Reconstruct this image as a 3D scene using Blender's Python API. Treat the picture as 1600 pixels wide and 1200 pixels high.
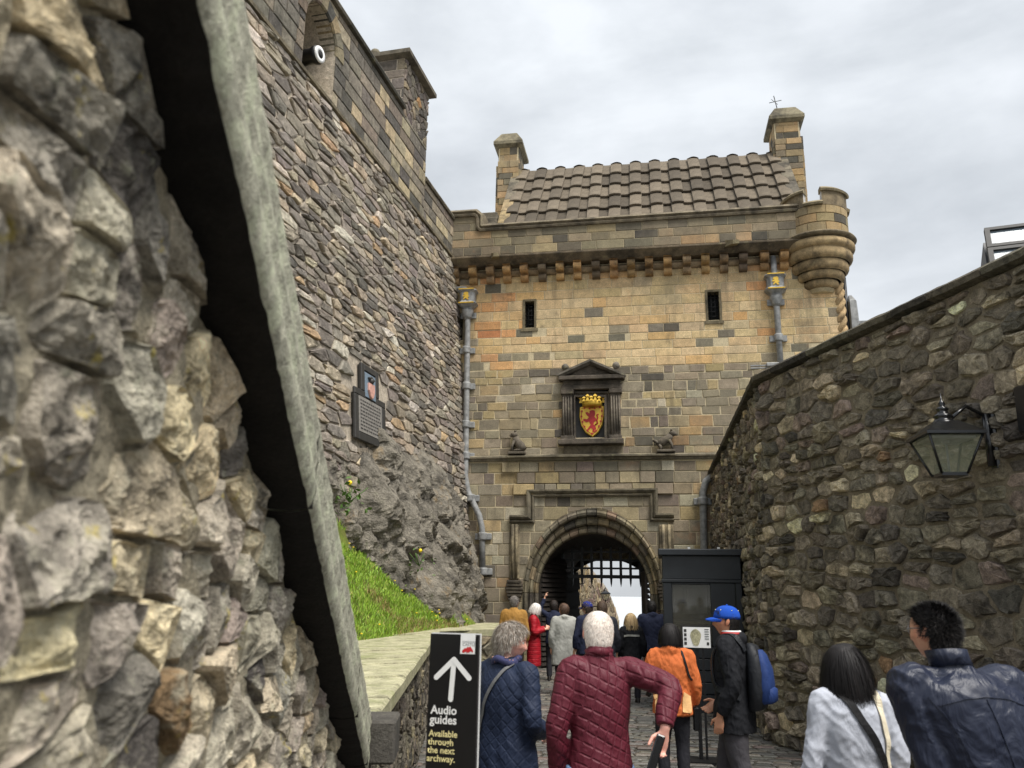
import bpy, bmesh, math, random
import numpy as np
from mathutils import Vector, Matrix, noise
from mathutils.bvhtree import BVHTree
rad = math.radians
for o in list(bpy.data.objects): bpy.data.objects.remove(o, do_unlink=True)
scene = bpy.context.scene
COL = scene.collection

# ---------------------------------------------------------------- camera
FPX = 1300.0; PITCH = rad(14.16); ROLL = rad(0.8)
CAM = Vector((0, 0, 1.72))
fw = Vector((0, math.cos(PITCH), math.sin(PITCH)))
_r0 = Vector((1, 0, 0)); _u0 = Vector((0, -math.sin(PITCH), math.cos(PITCH)))
cr = _r0 * math.cos(ROLL) + _u0 * math.sin(ROLL)
cu = _u0 * math.cos(ROLL) - _r0 * math.sin(ROLL)
cam_d = bpy.data.cameras.new('camera'); cam = bpy.data.objects.new('camera', cam_d); COL.objects.link(cam)
cam.matrix_world = Matrix(((cr.x, cu.x, -fw.x, CAM.x), (cr.y, cu.y, -fw.y, CAM.y), (cr.z, cu.z, -fw.z, CAM.z), (0, 0, 0, 1)))
cam_d.sensor_width = 36; cam_d.lens = FPX / 1600 * 36; cam_d.clip_start = 0.05; cam_d.clip_end = 60000
cam_d.dof.use_dof = True; cam_d.dof.focus_distance = 11.0; cam_d.dof.aperture_fstop = 4.0
scene.camera = cam

# ---------------------------------------------------------------- world, sun, exposure
SUN_AZ = rad(140)      # compass style, clockwise from +Y: behind the camera, to its right
SUN_EL = rad(62)
world = bpy.data.worlds.new('World'); scene.world = world; world.use_nodes = True
wt = world.node_tree; wt.nodes.clear()
def wn_(t, **k):
    n = wt.nodes.new(t)
    for a, b in k.items(): setattr(n, a, b)
    return n
w_out = wn_('ShaderNodeOutputWorld'); w_bg = wn_('ShaderNodeBackground')
w_sky = wn_('ShaderNodeTexSky', sky_type='NISHITA'); w_sky.sun_disc = False
w_sky.sun_elevation = SUN_EL; w_sky.sun_rotation = SUN_AZ; w_sky.dust_density = 3.0
w_tc = wn_('ShaderNodeTexCoord'); w_map = wn_('ShaderNodeMapping'); w_map.inputs['Scale'].default_value = (1.0, 1.0, 2.2)
w_map.inputs['Rotation'].default_value = (0.2, 0.1, 0.6)
w_n1 = wn_('ShaderNodeTexNoise'); w_n1.inputs['Scale'].default_value = 2.3; w_n1.inputs['Detail'].default_value = 5; w_n1.inputs['Roughness'].default_value = .52; w_n1.inputs['Distortion'].default_value = .5
w_rmp = wn_('ShaderNodeValToRGB')
e = w_rmp.color_ramp.elements
e[0].position = .36; e[0].color = (3.15, 3.35, 3.54, 1); e[1].position = .62; e[1].color = (5.05, 5.25, 5.46, 1)
w_sep = wn_('ShaderNodeSeparateXYZ')
w_mx = wn_('ShaderNodeMath', operation='MAXIMUM'); w_mx.inputs[1].default_value = 0
w_grad = wn_('ShaderNodeMath', operation='MULTIPLY_ADD'); w_grad.inputs[1].default_value = .45; w_grad.inputs[2].default_value = .92
w_mul = wn_('ShaderNodeMix', data_type='RGBA', blend_type='MULTIPLY'); w_mul.inputs['Factor'].default_value = 1
w_mix = wn_('ShaderNodeMix', data_type='RGBA'); w_mix.inputs['Factor'].default_value = .9
L = wt.links.new
L(w_tc.outputs['Generated'], w_map.inputs['Vector']); L(w_map.outputs[0], w_n1.inputs['Vector']); w_n2 = wn_('ShaderNodeTexNoise'); w_n2.inputs['Scale'].default_value = 5.5; w_n2.inputs['Detail'].default_value = 7; w_n2.inputs['Roughness'].default_value = .55; L(w_map.outputs[0], w_n2.inputs['Vector'])
w_nm = wn_('ShaderNodeMix', data_type='FLOAT'); w_nm.inputs['Factor'].default_value = .38; L(w_n1.outputs['Fac'], w_nm.inputs['A']); L(w_n2.outputs['Fac'], w_nm.inputs['B']); L(w_nm.outputs['Result'], w_rmp.inputs[0])
L(w_tc.outputs['Generated'], w_sep.inputs[0]); L(w_sep.outputs['Z'], w_mx.inputs[0]); L(w_mx.outputs[0], w_grad.inputs[0])
L(w_rmp.outputs[0], w_mul.inputs['A']); L(w_grad.outputs[0], w_mul.inputs['B'])
L(w_sky.outputs[0], w_mix.inputs['A']); L(w_mul.outputs['Result'], w_mix.inputs['B'])
L(w_mix.outputs['Result'], w_bg.inputs['Color']); w_bg.inputs['Strength'].default_value = .05
L(w_bg.outputs[0], w_out.inputs[0])
sun_d = bpy.data.lights.new('sun', 'SUN'); sun_d.energy = 1.5; sun_d.angle = rad(30); sun_d.color = (1, .96, .9)
sun = bpy.data.objects.new('sun', sun_d); COL.objects.link(sun)
_sd = Vector((math.sin(SUN_AZ) * math.cos(SUN_EL), math.cos(SUN_AZ) * math.cos(SUN_EL), math.sin(SUN_EL)))
sun.rotation_euler = _sd.to_track_quat('Z', 'Y').to_euler(); sun.location = (3, -3, 30)
vs = scene.view_settings
vs.view_transform = 'Standard'; vs.look = 'None'; vs.gamma = 1; vs.use_curve_mapping = False; vs.exposure = 1.75
scene.render.engine = 'CYCLES'

# ---------------------------------------------------------------- geometry of the place
def ray(x, y): return fw + cr * ((x - 800) / FPX) - cu * ((y - 600) / FPX)
def plane_hit(x, y, P, N):
    d = ray(x, y); return CAM + d * ((P - CAM).dot(N) / d.dot(N))
def gz(x, y, z=0.0): return plane_hit(x, y, Vector((0, 0, z)), Vector((0, 0, 1)))
def at(x, y, Y): return plane_hit(x, y, Vector((0, Y, 0)), Vector((0, 1, 0)))
def pix(P):
    v = Vector(P) - CAM; d = v.dot(fw)
    if d < .05: return None
    return (800 + FPX * v.dot(cr) / d, 600 - FPX * v.dot(cu) / d, d)
Z3 = Vector((0, 0, 1))
# gatehouse front
_a = rad(9.8); FD = Vector((math.cos(_a), -math.sin(_a), 0)); FN = Vector((-math.sin(_a), -math.cos(_a), 0))
FO = Vector(gz(838, 1047))
def fm(u, v, w=0.0): return FO + FD * u + FN * w + Z3 * v
def F(x, y, w=0.0):
    P = plane_hit(x, y, FO + FN * w, FN) - FO; return (P.dot(FD), P.z)
# tall wall on the left
_w = rad(14.0); WD = Vector((math.sin(_w), math.cos(_w), 0)); WN = Vector((math.cos(_w), -math.sin(_w), 0))
WO = plane_hit(712, 420, FO, FN); WO.z = 0
ZS = 10.36; BAT = .078
def wm(s, z, w=0.0):
    b = max(0, ZS - z) * BAT
    return WO + WD * s + WN * (w + b) + Z3 * z
def Wp(x, y, w=0.0):
    P = plane_hit(x, y, WO + WN * w, WN) - WO; return (P.dot(WD), P.z)
def Wb(x, y):
    N = (WN + Z3 * BAT); P = plane_hit(x, y, WO + Z3 * ZS, N) - WO; return (P.dot(WD), P.z)
# right wall
RTOP = 4.55
RC = gz(1184, 596, RTOP); RC.z = 0
RE = gz(1108, 748, RTOP); RE.z = 0
RN_ = gz(1600, 405, RTOP); RN_.z = 0

# ---------------------------------------------------------------- mesh helpers
ORG = {}
class MB:
    def __init__(s): s.v = []; s.f = []; s.c = []; s.sm = []
    def vert(s, p, c=None): s.v.append(tuple(p)); s.c.append(c or (.5, .5, .5)); return len(s.v) - 1
    def face(s, *i, smooth=False): s.f.append(i); s.sm.append(smooth)
    def box(s, M, x0, x1, y0, y1, z0, z1, c=None, bev=0.0):
        def q(x, y, z): return s.vert(M(x, y, z), c)
        if bev <= 0:
            a = [q(x, y, z) for z in (z0, z1) for y in (y0, y1) for x in (x0, x1)]
            for f in ((0, 2, 3, 1), (4, 5, 7, 6), (0, 1, 5, 4), (2, 6, 7, 3), (0, 4, 6, 2), (1, 3, 7, 5)): s.face(*[a[i] for i in f])
        else:
            b = bev; R = []
            for z, i in ((z0, b), (z0 + b, 0), (z1 - b, 0), (z1, b)):
                for (x, y) in ((x0 + i, y0 + i + (b if i == 0 else 0)), ):
                    pass
                pts = [(x0 + b, y0 + i), (x1 - b, y0 + i), (x1 - i, y0 + b), (x1 - i, y1 - b), (x1 - b, y1 - i), (x0 + b, y1 - i), (x0 + i, y1 - b), (x0 + i, y0 + b)]
                R.append([q(x, y, z) for x, y in pts])
            for k in range(3):
                for j in range(8): s.face(R[k][j], R[k][(j + 1) % 8], R[k + 1][(j + 1) % 8], R[k + 1][j])
            s.face(*R[0][::-1]); s.face(*R[3])
    def prism(s, pts, M, w0, w1, c=None, bev=0.0):
        n = len(pts)
        cx = sum(p[0] for p in pts) / n; cy = sum(p[1] for p in pts) / n
        lev = [(w0, 0)] + ([(w1 - bev, 0), (w1, bev)] if bev else [(w1, 0)])
        R = []
        for w, i in lev:
            ring = []
            for x, y in pts:
                d = math.hypot(x - cx, y - cy) or 1; k = max(0, 1 - i / d)
                ring.append(s.vert(M(cx + (x - cx) * k, cy + (y - cy) * k, w), c))
            R.append(ring)
        for k in range(len(R) - 1):
            for j in range(n): s.face(R[k][j], R[k][(j + 1) % n], R[k + 1][(j + 1) % n], R[k + 1][j])
        s.face(*R[0][::-1]); s.face(*R[-1])
    def loft(s, rings, c=None, closed=True, caps=True, smooth=True, cols=None):
        R = [[s.vert(p, cols[k] if cols else c) for p in r] for k, r in enumerate(rings)]
        n = len(R[0])
        for k in range(len(R) - 1):
            for j in range(n if closed else n - 1):
                s.face(R[k][j], R[k][(j + 1) % n], R[k + 1][(j + 1) % n], R[k + 1][j], smooth=smooth)
        if caps and closed: s.face(*R[0][::-1]); s.face(*R[-1])
        return R
    def tube(s, pts, r, n=8, c=None, smooth=True):
        pts = [Vector(p) for p in pts]; rs = r if isinstance(r, (list, tuple)) else [r] * len(pts)
        rings = []; up = None
        for i, p in enumerate(pts):
            t = (pts[min(i + 1, len(pts) - 1)] - pts[max(i - 1, 0)]).normalized()
            if up is None:
                up = t.cross(Vector((.13, .27, .95))); 
                if up.length < .1: up = t.cross(Vector((1, 0, 0)))
            up = (up - t * up.dot(t)).normalized(); b = t.cross(up)
            rings.append([p + (up * math.cos(k * 2 * math.pi / n) + b * math.sin(k * 2 * math.pi / n)) * rs[i] for k in range(n)])
        s.loft(rings, c, smooth=smooth)
    def lathe(s, prof, O, n=24, a0=0, a1=2 * math.pi, c=None, smooth=True, X=Vector((1, 0, 0)), Y=Vector((0, 1, 0)), A=Z3):
        full = abs(a1 - a0 - 2 * math.pi) < 1e-6
        m = n if full else n + 1
        rings = [[O + A * z + (X * math.cos(a0 + (a1 - a0) * k / n) + Y * math.sin(a0 + (a1 - a0) * k / n)) * max(r, 1e-4) for k in range(m)] for r, z in prof]
        s.loft(rings, c, closed=full, caps=full, smooth=smooth)
    def sphere(s, O, r, n=10, m=6, c=None, sc=(1, 1, 1)):
        O = Vector(O)
        rings = [[O + Vector((r * sc[0] * math.sin(t) * math.cos(k * 2 * math.pi / n), r * sc[1] * math.sin(t) * math.sin(k * 2 * math.pi / n), -r * sc[2] * math.cos(t))) for k in range(n)] for t in [math.pi * (i + .02) / (m + .04) for i in range(m + 1)]]
        s.loft(rings, c)
    def build(s, name, mat, parent=None, smooth=None, fix=True):
        org = ORG.get(parent.name, Vector((0, 0, 0))) if parent else Vector((0, 0, 0))
        me = bpy.data.meshes.new(name)
        V = np.array(s.v, dtype=np.float64).reshape(-1, 3) - np.array(org)
        me.from_pydata(V.tolist(), [], s.f)
        if fix:
            bm = bmesh.new(); bm.from_mesh(me); bmesh.ops.recalc_face_normals(bm, faces=bm.faces); bm.to_mesh(me); bm.free()
        me.polygons.foreach_set('use_smooth', [smooth] * len(s.f) if smooth is not None else s.sm)
        ca = me.color_attributes.new('Col', 'FLOAT_COLOR', 'POINT')
        cc = np.ones((len(s.v), 4)); cc[:, :3] = np.array(s.c).reshape(-1, 3); ca.data.foreach_set('color', cc.ravel())
        me.materials.append(mat)
        o = bpy.data.objects.new(name, me); COL.objects.link(o)
        if parent: o.parent = parent; ORG[o.name] = org
        return o
def root(name, loc, label, cat, group=None):
    o = bpy.data.objects.new(name, None); COL.objects.link(o); o.location = loc; o.empty_display_size = .2
    ORG[o.name] = Vector(loc); tag(o, label, cat, group); return o
def tag(o, label=None, cat=None, group=None, kind=None):
    if label: o['label'] = label
    if cat: o['category'] = cat
    if group: o['group'] = group
    if kind: o['kind'] = kind
    return o
I3 = lambda x, y, z: (x, y, z)
def frame(O, X, Y, Z): return lambda x, y, z: O + X * x + Y * y + Z * z

# ---------------------------------------------------------------- materials
def srgb(r, g, b):
    f = lambda c: (c / 255 / 12.92) if c <= 10 else ((c / 255 + .055) / 1.055) ** 2.4
    return (f(r), f(g), f(b))
def new_mat(name):
    m = bpy.data.materials.new(name); m.use_nodes = True; nt = m.node_tree
    return m, nt, nt.nodes['Principled BSDF']
def stone_mat(name, scale=6, bump=.5, dist=.02, lo=.62, hi=1.35, rough=.88, fine=60, lichen=None, stain=None, obj_rand=False, base=None, spec=.3):
    m, nt, b = new_mat(name); N = nt.nodes.new; L = nt.links.new
    tc = N('ShaderNodeTexCoord')
    if base is None:
        at_ = N('ShaderNodeAttribute'); at_.attribute_name = 'Col'; colr = at_.outputs['Color']
    else:
        rg = N('ShaderNodeRGB'); rg.outputs[0].default_value = (*base, 1); colr = rg.outputs[0]
    if obj_rand:
        oi = N('ShaderNodeObjectInfo'); mr0 = N('ShaderNodeMapRange'); mr0.inputs[3].default_value = .6; mr0.inputs[4].default_value = 1.4
        L(oi.outputs['Random'], mr0.inputs[0]); mm = N('ShaderNodeMix'); mm.data_type = 'RGBA'; mm.blend_type = 'MULTIPLY'; mm.inputs['Factor'].default_value = 1
        L(colr, mm.inputs['A']); L(mr0.outputs[0], mm.inputs['B']); colr = mm.outputs['Result']
    n1 = N('ShaderNodeTexNoise'); n1.inputs['Scale'].default_value = scale; n1.inputs['Detail'].default_value = 5; n1.inputs['Roughness'].default_value = .68
    n2 = N('ShaderNodeTexNoise'); n2.inputs['Scale'].default_value = fine; n2.inputs['Detail'].default_value = 3; n2.inputs['Roughness'].default_value = .75
    L(tc.outputs['Object'], n1.inputs['Vector']); L(tc.outputs['Object'], n2.inputs['Vector'])
    mr = N('ShaderNodeMapRange'); mr.inputs[1].default_value = .3; mr.inputs[2].default_value = .7; mr.inputs[3].default_value = lo; mr.inputs[4].default_value = hi
    L(n1.outputs['Fac'], mr.inputs[0])
    mrb = N('ShaderNodeMapRange'); mrb.inputs[1].default_value = .3; mrb.inputs[2].default_value = .7; mrb.inputs[3].default_value = .68; mrb.inputs[4].default_value = 1.3
    L(n2.outputs['Fac'], mrb.inputs[0])
    mu = N('ShaderNodeMath'); mu.operation = 'MULTIPLY'; L(mr.outputs[0], mu.inputs[0]); L(mrb.outputs[0], mu.inputs[1])
    mx = N('ShaderNodeMix'); mx.data_type = 'RGBA'; mx.blend_type = 'MULTIPLY'; mx.inputs['Factor'].default_value = 1
    L(colr, mx.inputs['A']); L(mu.outputs[0], mx.inputs['B']); out = mx.outputs['Result']
    for lay in (stain or []) + (lichen or []):
        col, sc, p0, p1, amt = lay[:5]; st_ = lay[5] if len(lay) > 5 else 1.0
        nn = N('ShaderNodeTexNoise'); nn.inputs['Scale'].default_value = sc; nn.inputs['Detail'].default_value = 5; nn.inputs['Roughness'].default_value = .7
        mp = N('ShaderNodeMapping'); mp.inputs['Location'].default_value = (sc * 1.7, p0 * 9, p1 * 5); mp.inputs['Scale'].default_value = (1, 1, st_); L(tc.outputs['Object'], mp.inputs[0]); L(mp.outputs[0], nn.inputs['Vector'])
        r = N('ShaderNodeMapRange'); r.inputs[1].default_value = p0; r.inputs[2].default_value = p1; r.inputs[3].default_value = 0; r.inputs[4].default_value = amt
        L(nn.outputs['Fac'], r.inputs[0])
        m2 = N('ShaderNodeMix'); m2.data_type = 'RGBA'; L(r.outputs[0], m2.inputs['Factor']); L(out, m2.inputs['A']); m2.inputs['B'].default_value = (*col, 1); out = m2.outputs['Result']
    L(out, b.inputs['Base Color']); b.inputs['Roughness'].default_value = rough; b.inputs['Specular IOR Level'].default_value = spec
    ad = N('ShaderNodeMath'); ad.operation = 'MULTIPLY_ADD'; ad.inputs[1].default_value = .45; L(n2.outputs['Fac'], ad.inputs[0]); L(n1.outputs['Fac'], ad.inputs[2])
    bp = N('ShaderNodeBump'); bp.inputs['Strength'].default_value = bump; bp.inputs['Distance'].default_value = dist
    L(ad.outputs[0], bp.inputs['Height']); L(bp.outputs[0], b.inputs['Normal'])
    return m
def plain_mat(name, col, rough=.5, metal=0, spec=.5, noise_amt=.25, scale=30, bump=.1, dist=.003, coat=0, attr=False):
    m, nt, b = new_mat(name); N = nt.nodes.new; L = nt.links.new
    tc = N('ShaderNodeTexCoord'); n1 = N('ShaderNodeTexNoise'); n1.inputs['Scale'].default_value = scale; n1.inputs['Detail'].default_value = 5
    L(tc.outputs['Object'], n1.inputs['Vector'])
    mr = N('ShaderNodeMapRange'); mr.inputs[1].default_value = .25; mr.inputs[2].default_value = .75; mr.inputs[3].default_value = 1 - noise_amt; mr.inputs[4].default_value = 1 + noise_amt
    L(n1.outputs['Fac'], mr.inputs[0])
    mx = N('ShaderNodeMix'); mx.data_type = 'RGBA'; mx.blend_type = 'MULTIPLY'; mx.inputs['Factor'].default_value = 1
    mx.inputs['A'].default_value = (*col, 1)
    if attr:
        a_ = N('ShaderNodeAttribute'); a_.attribute_name = 'Col'; L(a_.outputs['Color'], mx.inputs['A'])
    L(mr.outputs[0], mx.inputs['B']); L(mx.outputs['Result'], b.inputs['Base Color'])
    b.inputs['Roughness'].default_value = rough; b.inputs['Metallic'].default_value = metal; b.inputs['Specular IOR Level'].default_value = spec
    b.inputs['Coat Weight'].default_value = coat
    if bump:
        bp = N('ShaderNodeBump'); bp.inputs['Strength'].default_value = bump; bp.inputs['Distance'].default_value = dist
        L(n1.outputs['Fac'], bp.inputs['Height']); L(bp.outputs[0], b.inputs['Normal'])
    return m
BLACKST = [(srgb(45, 42, 38), 1.3, .56, .68, .7)]
M = {}
M['facade'] = stone_mat('sandstone_blocks', 5, .35, .02, .8, 1.18, fine=45, stain=[(srgb(132, 124, 104), .9, .48, .7, .55), (srgb(196, 128, 70), .5, .6, .75, .4), (srgb(70, 66, 58), 1.7, .6, .74, .6), (srgb(92, 85, 72), 3.2, .54, .72, .55, .12)])
M['facade_mortar'] = stone_mat('lime_mortar', 8, .3, .01, .8, 1.15, base=srgb(196, 182, 150))
M['trim'] = stone_mat('weathered_trim_stone', 4, .5, .03, .55, 1.35, stain=[(srgb(48, 45, 40), 1.6, .5, .66, .75), (srgb(150, 145, 110), 5, .6, .7, .4), (srgb(58, 54, 48), 4, .52, .7, .5, .15)])
M['tiles'] = stone_mat('stone_roof_tiles', 6, .4, .02, .75, 1.25, base=srgb(96, 87, 74), obj_rand=True, stain=[(srgb(150, 135, 105), 2.2, .6, .72, .5)])
M['rub_left'] = stone_mat('battery_rubble', 9, .8, .04, .6, 1.35, fine=70, stain=[(srgb(56, 52, 47), .9, .52, .7, .55), (srgb(164, 154, 140), .6, .56, .72, .4), (srgb(60, 56, 50), 2.4, .55, .72, .5, .2)])
M['rub_left_mortar'] = stone_mat('battery_mortar', 10, .8, .04, .6, 1.3, base=srgb(188, 176, 158))
M['rub_right'] = stone_mat('street_wall_rubble', 11, .95, .035, .42, 1.5, fine=75, stain=[(srgb(34, 31, 28), 2.4, .54, .68, .7), (srgb(120, 112, 84), 4, .62, .72, .35)])
M['rub_right_mortar'] = stone_mat('street_wall_mortar', 9, .7, .03, .6, 1.3, base=srgb(130, 120, 102), fine=90)
M['near'] = stone_mat('near_wall_stone', 18, 1.0, .02, .4, 1.55, fine=120, stain=[(srgb(46, 44, 40), 9, .58, .68, .75), (srgb(206, 200, 176), 7, .55, .68, .55)], lichen=[(srgb(190, 172, 70), 11, .62, .69, .65), (srgb(170, 170, 146), 18, .58, .68, .5)])
M['near_mortar'] = stone_mat('near_wall_mortar', 20, 1.0, .012, .5, 1.4, base=srgb(158, 149, 128), fine=160, stain=[(srgb(74, 66, 54), 8, .54, .7, .6)])
M['coping'] = stone_mat('lichened_coping', 22, 1.0, .01, .5, 1.4, fine=130, base=srgb(172, 170, 152), lichen=[(srgb(196, 200, 172), 12, .48, .62, .75), (srgb(104, 102, 92), 30, .6, .68, .6)])
M['coping_dark'] = stone_mat('near_black_coping_underside', 14, .8, .01, .5, 1.5, base=srgb(26, 24, 22), fine=90)
M['rock'] = stone_mat('crag_basalt', 3.2, 1.0, .1, .5, 1.4, fine=26, base=srgb(126, 120, 108), stain=[(srgb(52, 49, 45), 1.6, .5, .64, .75), (srgb(146, 120, 78), 1.5, .58, .7, .6), (srgb(160, 154, 142), 2.7, .58, .7, .5), (srgb(86, 92, 60), 2.2, .62, .74, .6)])
M['turf'] = stone_mat('turf_soil', 3, .6, .05, .6, 1.3, base=srgb(96, 108, 40), stain=[(srgb(122, 112, 66), 1.4, .56, .7, .7)])
M['grass'] = plain_mat('grass_blades', (0, 0, 0), .6, attr=True, noise_amt=.1, bump=0)
M['lowtop'] = stone_mat('mossy_capping_stone', 7, .6, .02, .6, 1.3, fine=60, base=srgb(168, 164, 134), stain=[(srgb(110, 118, 66), 3, .5, .66, .6), (srgb(78, 74, 66), 5, .58, .7, .6)])
M['sett'] = stone_mat('wet_road_setts', 14, .5, .01, .6, 1.4, rough=.42, fine=80, spec=.5, stain=[(srgb(86, 92, 60), 2, .62, .74, .4)])
M['sett_bed'] = stone_mat('road_bedding', 10, .5, .01, .6, 1.3, base=srgb(74, 70, 62), rough=.6)
M['lead'] = plain_mat('lead_grey_paint', srgb(140, 141, 140), .6, .1, noise_amt=.45, scale=9, bump=.2)
M['gold'] = plain_mat('gilding', srgb(226, 186, 74), .38, .35, noise_amt=.15)
M['gules'] = plain_mat('red_heraldic_paint', srgb(176, 42, 42), .5, noise_amt=.15)
M['iron'] = plain_mat('black_iron', srgb(24, 24, 25), .45, .3, noise_amt=.3)
M['gloss_black'] = plain_mat('gloss_black_paint', srgb(20, 21, 23), .22, spec=.6, noise_amt=.2, bump=.05)
M['kiosk'] = plain_mat('charcoal_painted_timber', srgb(38, 42, 46), .42, noise_amt=.2, scale=6, bump=.1)
M['timber'] = plain_mat('dark_oak', srgb(52, 46, 41), .65, noise_amt=.35, scale=14, bump=.4, dist=.01)
M['passage'] = stone_mat('shade_dark_passage_stone', 4, .6, .03, .6, 1.3, base=srgb(62, 57, 51))  # stone colour darkened to stand in for the gloom inside the archway
M['dark'] = plain_mat('unlit_void', srgb(14, 14, 14), .8, noise_amt=.2)
M['white'] = plain_mat('white_paint', srgb(232, 232, 230), .5, noise_amt=.05, bump=0)
M['signblack'] = plain_mat('sign_black_board', srgb(20, 20, 22), .38, noise_amt=.12, scale=5, bump=0)
M['cream'] = plain_mat('cream_print', srgb(232, 220, 160), .5, noise_amt=.04, bump=0)
M['greyprint'] = plain_mat('grey_print', srgb(120, 124, 124), .5, noise_amt=.05, bump=0)
M['redprint'] = plain_mat('red_print', srgb(190, 40, 44), .5, noise_amt=.05, bump=0)
M['slate'] = plain_mat('dark_slate_frame', srgb(50, 49, 47), .6, noise_amt=.25, scale=12, bump=.2)
M['inscription'] = stone_mat('inscribed_stone', 14, .4, .01, .75, 1.2, base=srgb(134, 130, 124), fine=70)
M['skyblue'] = plain_mat('painted_blue', srgb(112, 128, 142), .6)
M['pink'] = plain_mat('painted_pink', srgb(196, 150, 136), .6)
M['water'] = plain_mat('far_water', srgb(190, 194, 197), .35, noise_amt=.1, scale=.01, bump=0)
M['leaf'] = plain_mat('weed_leaves', srgb(70, 100, 36), .6, bump=0)
M['dandelion'] = plain_mat('dandelion_yellow', srgb(246, 214, 40), .6, bump=0)
def glass_mat(name, tint, rough=.05, alpha=.35):
    m, nt, b = new_mat(name); b.inputs['Base Color'].default_value = (*tint, 1); b.inputs['Roughness'].default_value = rough
    b.inputs['Alpha'].default_value = alpha; b.inputs['Specular IOR Level'].default_value = .6; return m
M['glass'] = glass_mat('lantern_glass', srgb(170, 176, 150), .08, .32)
M['kioskglass'] = glass_mat('kiosk_window_glass', srgb(110, 108, 98), .04, .55)
M['roofglass'] = glass_mat('roof_glazing', srgb(120, 132, 140), .15, .9)

# ---------------------------------------------------------------- masonry helpers
def clip(poly, nx, ny, d):            # keep nx*x+ny*y <= d
    out = []; n = len(poly)
    for i in range(n):
        a = poly[i]; b = poly[(i + 1) % n]
        da = nx * a[0] + ny * a[1] - d; db = nx * b[0] + ny * b[1] - d
        if da <= 0: out.append(a)
        if (da < 0) != (db < 0) and da != db:
            t = da / (da - db); out.append((a[0] + (b[0] - a[0]) * t, a[1] + (b[1] - a[1]) * t))
    return out
def voronoi(seeds, bound, au=1.0, k=20):
    S = np.array(seeds) * np.array([au, 1.0]); bound = [(x * au, y) for x, y in bound]; cells = []
    for i0 in range(0, len(S), 400):
        D = ((S[i0:i0 + 400, None, :] - S[None]) ** 2).sum(2)
        idx = np.argpartition(D, min(k + 1, len(S) - 1), axis=1)[:, :k + 1]
        for r in range(len(D)):
            i = i0 + r; p = S[i]; poly = list(bound)
            for j in sorted(idx[r], key=lambda q: D[r, q]):
                if j == i: continue
                q = S[j]; n = q - p; mid = (p + q) / 2
                poly = clip(poly, n[0], n[1], n[0] * mid[0] + n[1] * mid[1])
                if len(poly) < 3: break
            if len(poly) >= 3: cells.append([(float(x) / au, float(y)) for x, y in poly])
    return cells
def area_c(poly):
    A = cx = cy = 0; n = len(poly)
    for i in range(n):
        a = poly[i]; b = poly[(i + 1) % n]; k = a[0] * b[1] - b[0] * a[1]; A += k; cx += (a[0] + b[0]) * k; cy += (a[1] + b[1]) * k
    A /= 2
    if abs(A) < 1e-9: return 0, poly[0]
    return abs(A), (cx / 6 / A, cy / 6 / A)
def rubble_seeds(rng, u0, u1, v0, v1, h, wmin, wmax, jit=.28, hvar=.45):
    S = []; v = v0
    while v < v1:
        hh = h * rng.uniform(1 - hvar, 1 + hvar); u = u0 + rng.uniform(-.5, 0) * wmax
        while u < u1:
            ww = rng.uniform(wmin, wmax) * (hh / h) ** .4
            if hh > h * .9 and rng.random() < .28:
                S.append((u + ww / 2 + rng.gauss(0, jit * .2) * ww, v + hh * .25)); S.append((u + ww / 2 + rng.gauss(0, jit * .2) * ww, v + hh * .75))
            else: S.append((u + ww / 2 + rng.gauss(0, jit * .35) * ww, v + hh / 2 + rng.gauss(0, jit) * hh * .6))
            u += ww
        v += hh
    return S
def shrink(poly, g):
    A, c = area_c(poly)
    if A < 1e-6: return None
    sign = sum(poly[i][0] * poly[(i + 1) % len(poly)][1] - poly[(i + 1) % len(poly)][0] * poly[i][1] for i in range(len(poly)))
    out = list(poly); n = len(poly)
    for i in range(n):
        a = poly[i]; b = poly[(i + 1) % n]; ex, ey = b[0] - a[0], b[1] - a[1]; l = math.hypot(ex, ey)
        if l < 1e-5: continue
        nx, ny = (ey / l, -ex / l) if sign > 0 else (-ey / l, ex / l)
        out = clip(out, nx, ny, nx * a[0] + ny * a[1] - g)
        if len(out) < 3: return None
    return out
def resample(poly, n):
    P = [Vector((p[0], p[1])) for p in poly]; Ls = [(P[(i + 1) % len(P)] - P[i]).length for i in range(len(P))]; T = sum(Ls)
    out = []; i = 0; acc = 0
    for k in range(n):
        t = T * k / n
        while i < len(P) - 1 and acc + Ls[i] < t: acc += Ls[i]; i += 1
        f_ = (t - acc) / max(Ls[i], 1e-9); out.append(P[i].lerp(P[(i + 1) % len(P)], f_))
    return out
def corner_pts(poly, n):
    P = [Vector(p) for p in poly]; keep = []
    for i, p in enumerate(P):
        if (p - P[i - 1]).length > .02 or not keep: keep.append(p)
    L_ = sum((keep[i] - keep[i - 1]).length for i in range(len(keep))); out = []
    for i, p in enumerate(keep):
        q = keep[(i + 1) % len(keep)]; l = (q - p).length; k = max(1, round(l / max(L_, 1e-6) * n)); cut = min(.2, .018 / max(l, .001))
        ts = [cut, 1 - cut] if k <= 2 else [cut] + [j / k for j in range(1, k)] + [1 - cut]
        out += [p.lerp(q, t) for t in ts]
    return out if len(out) > 3 else resample(poly, n)
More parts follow.
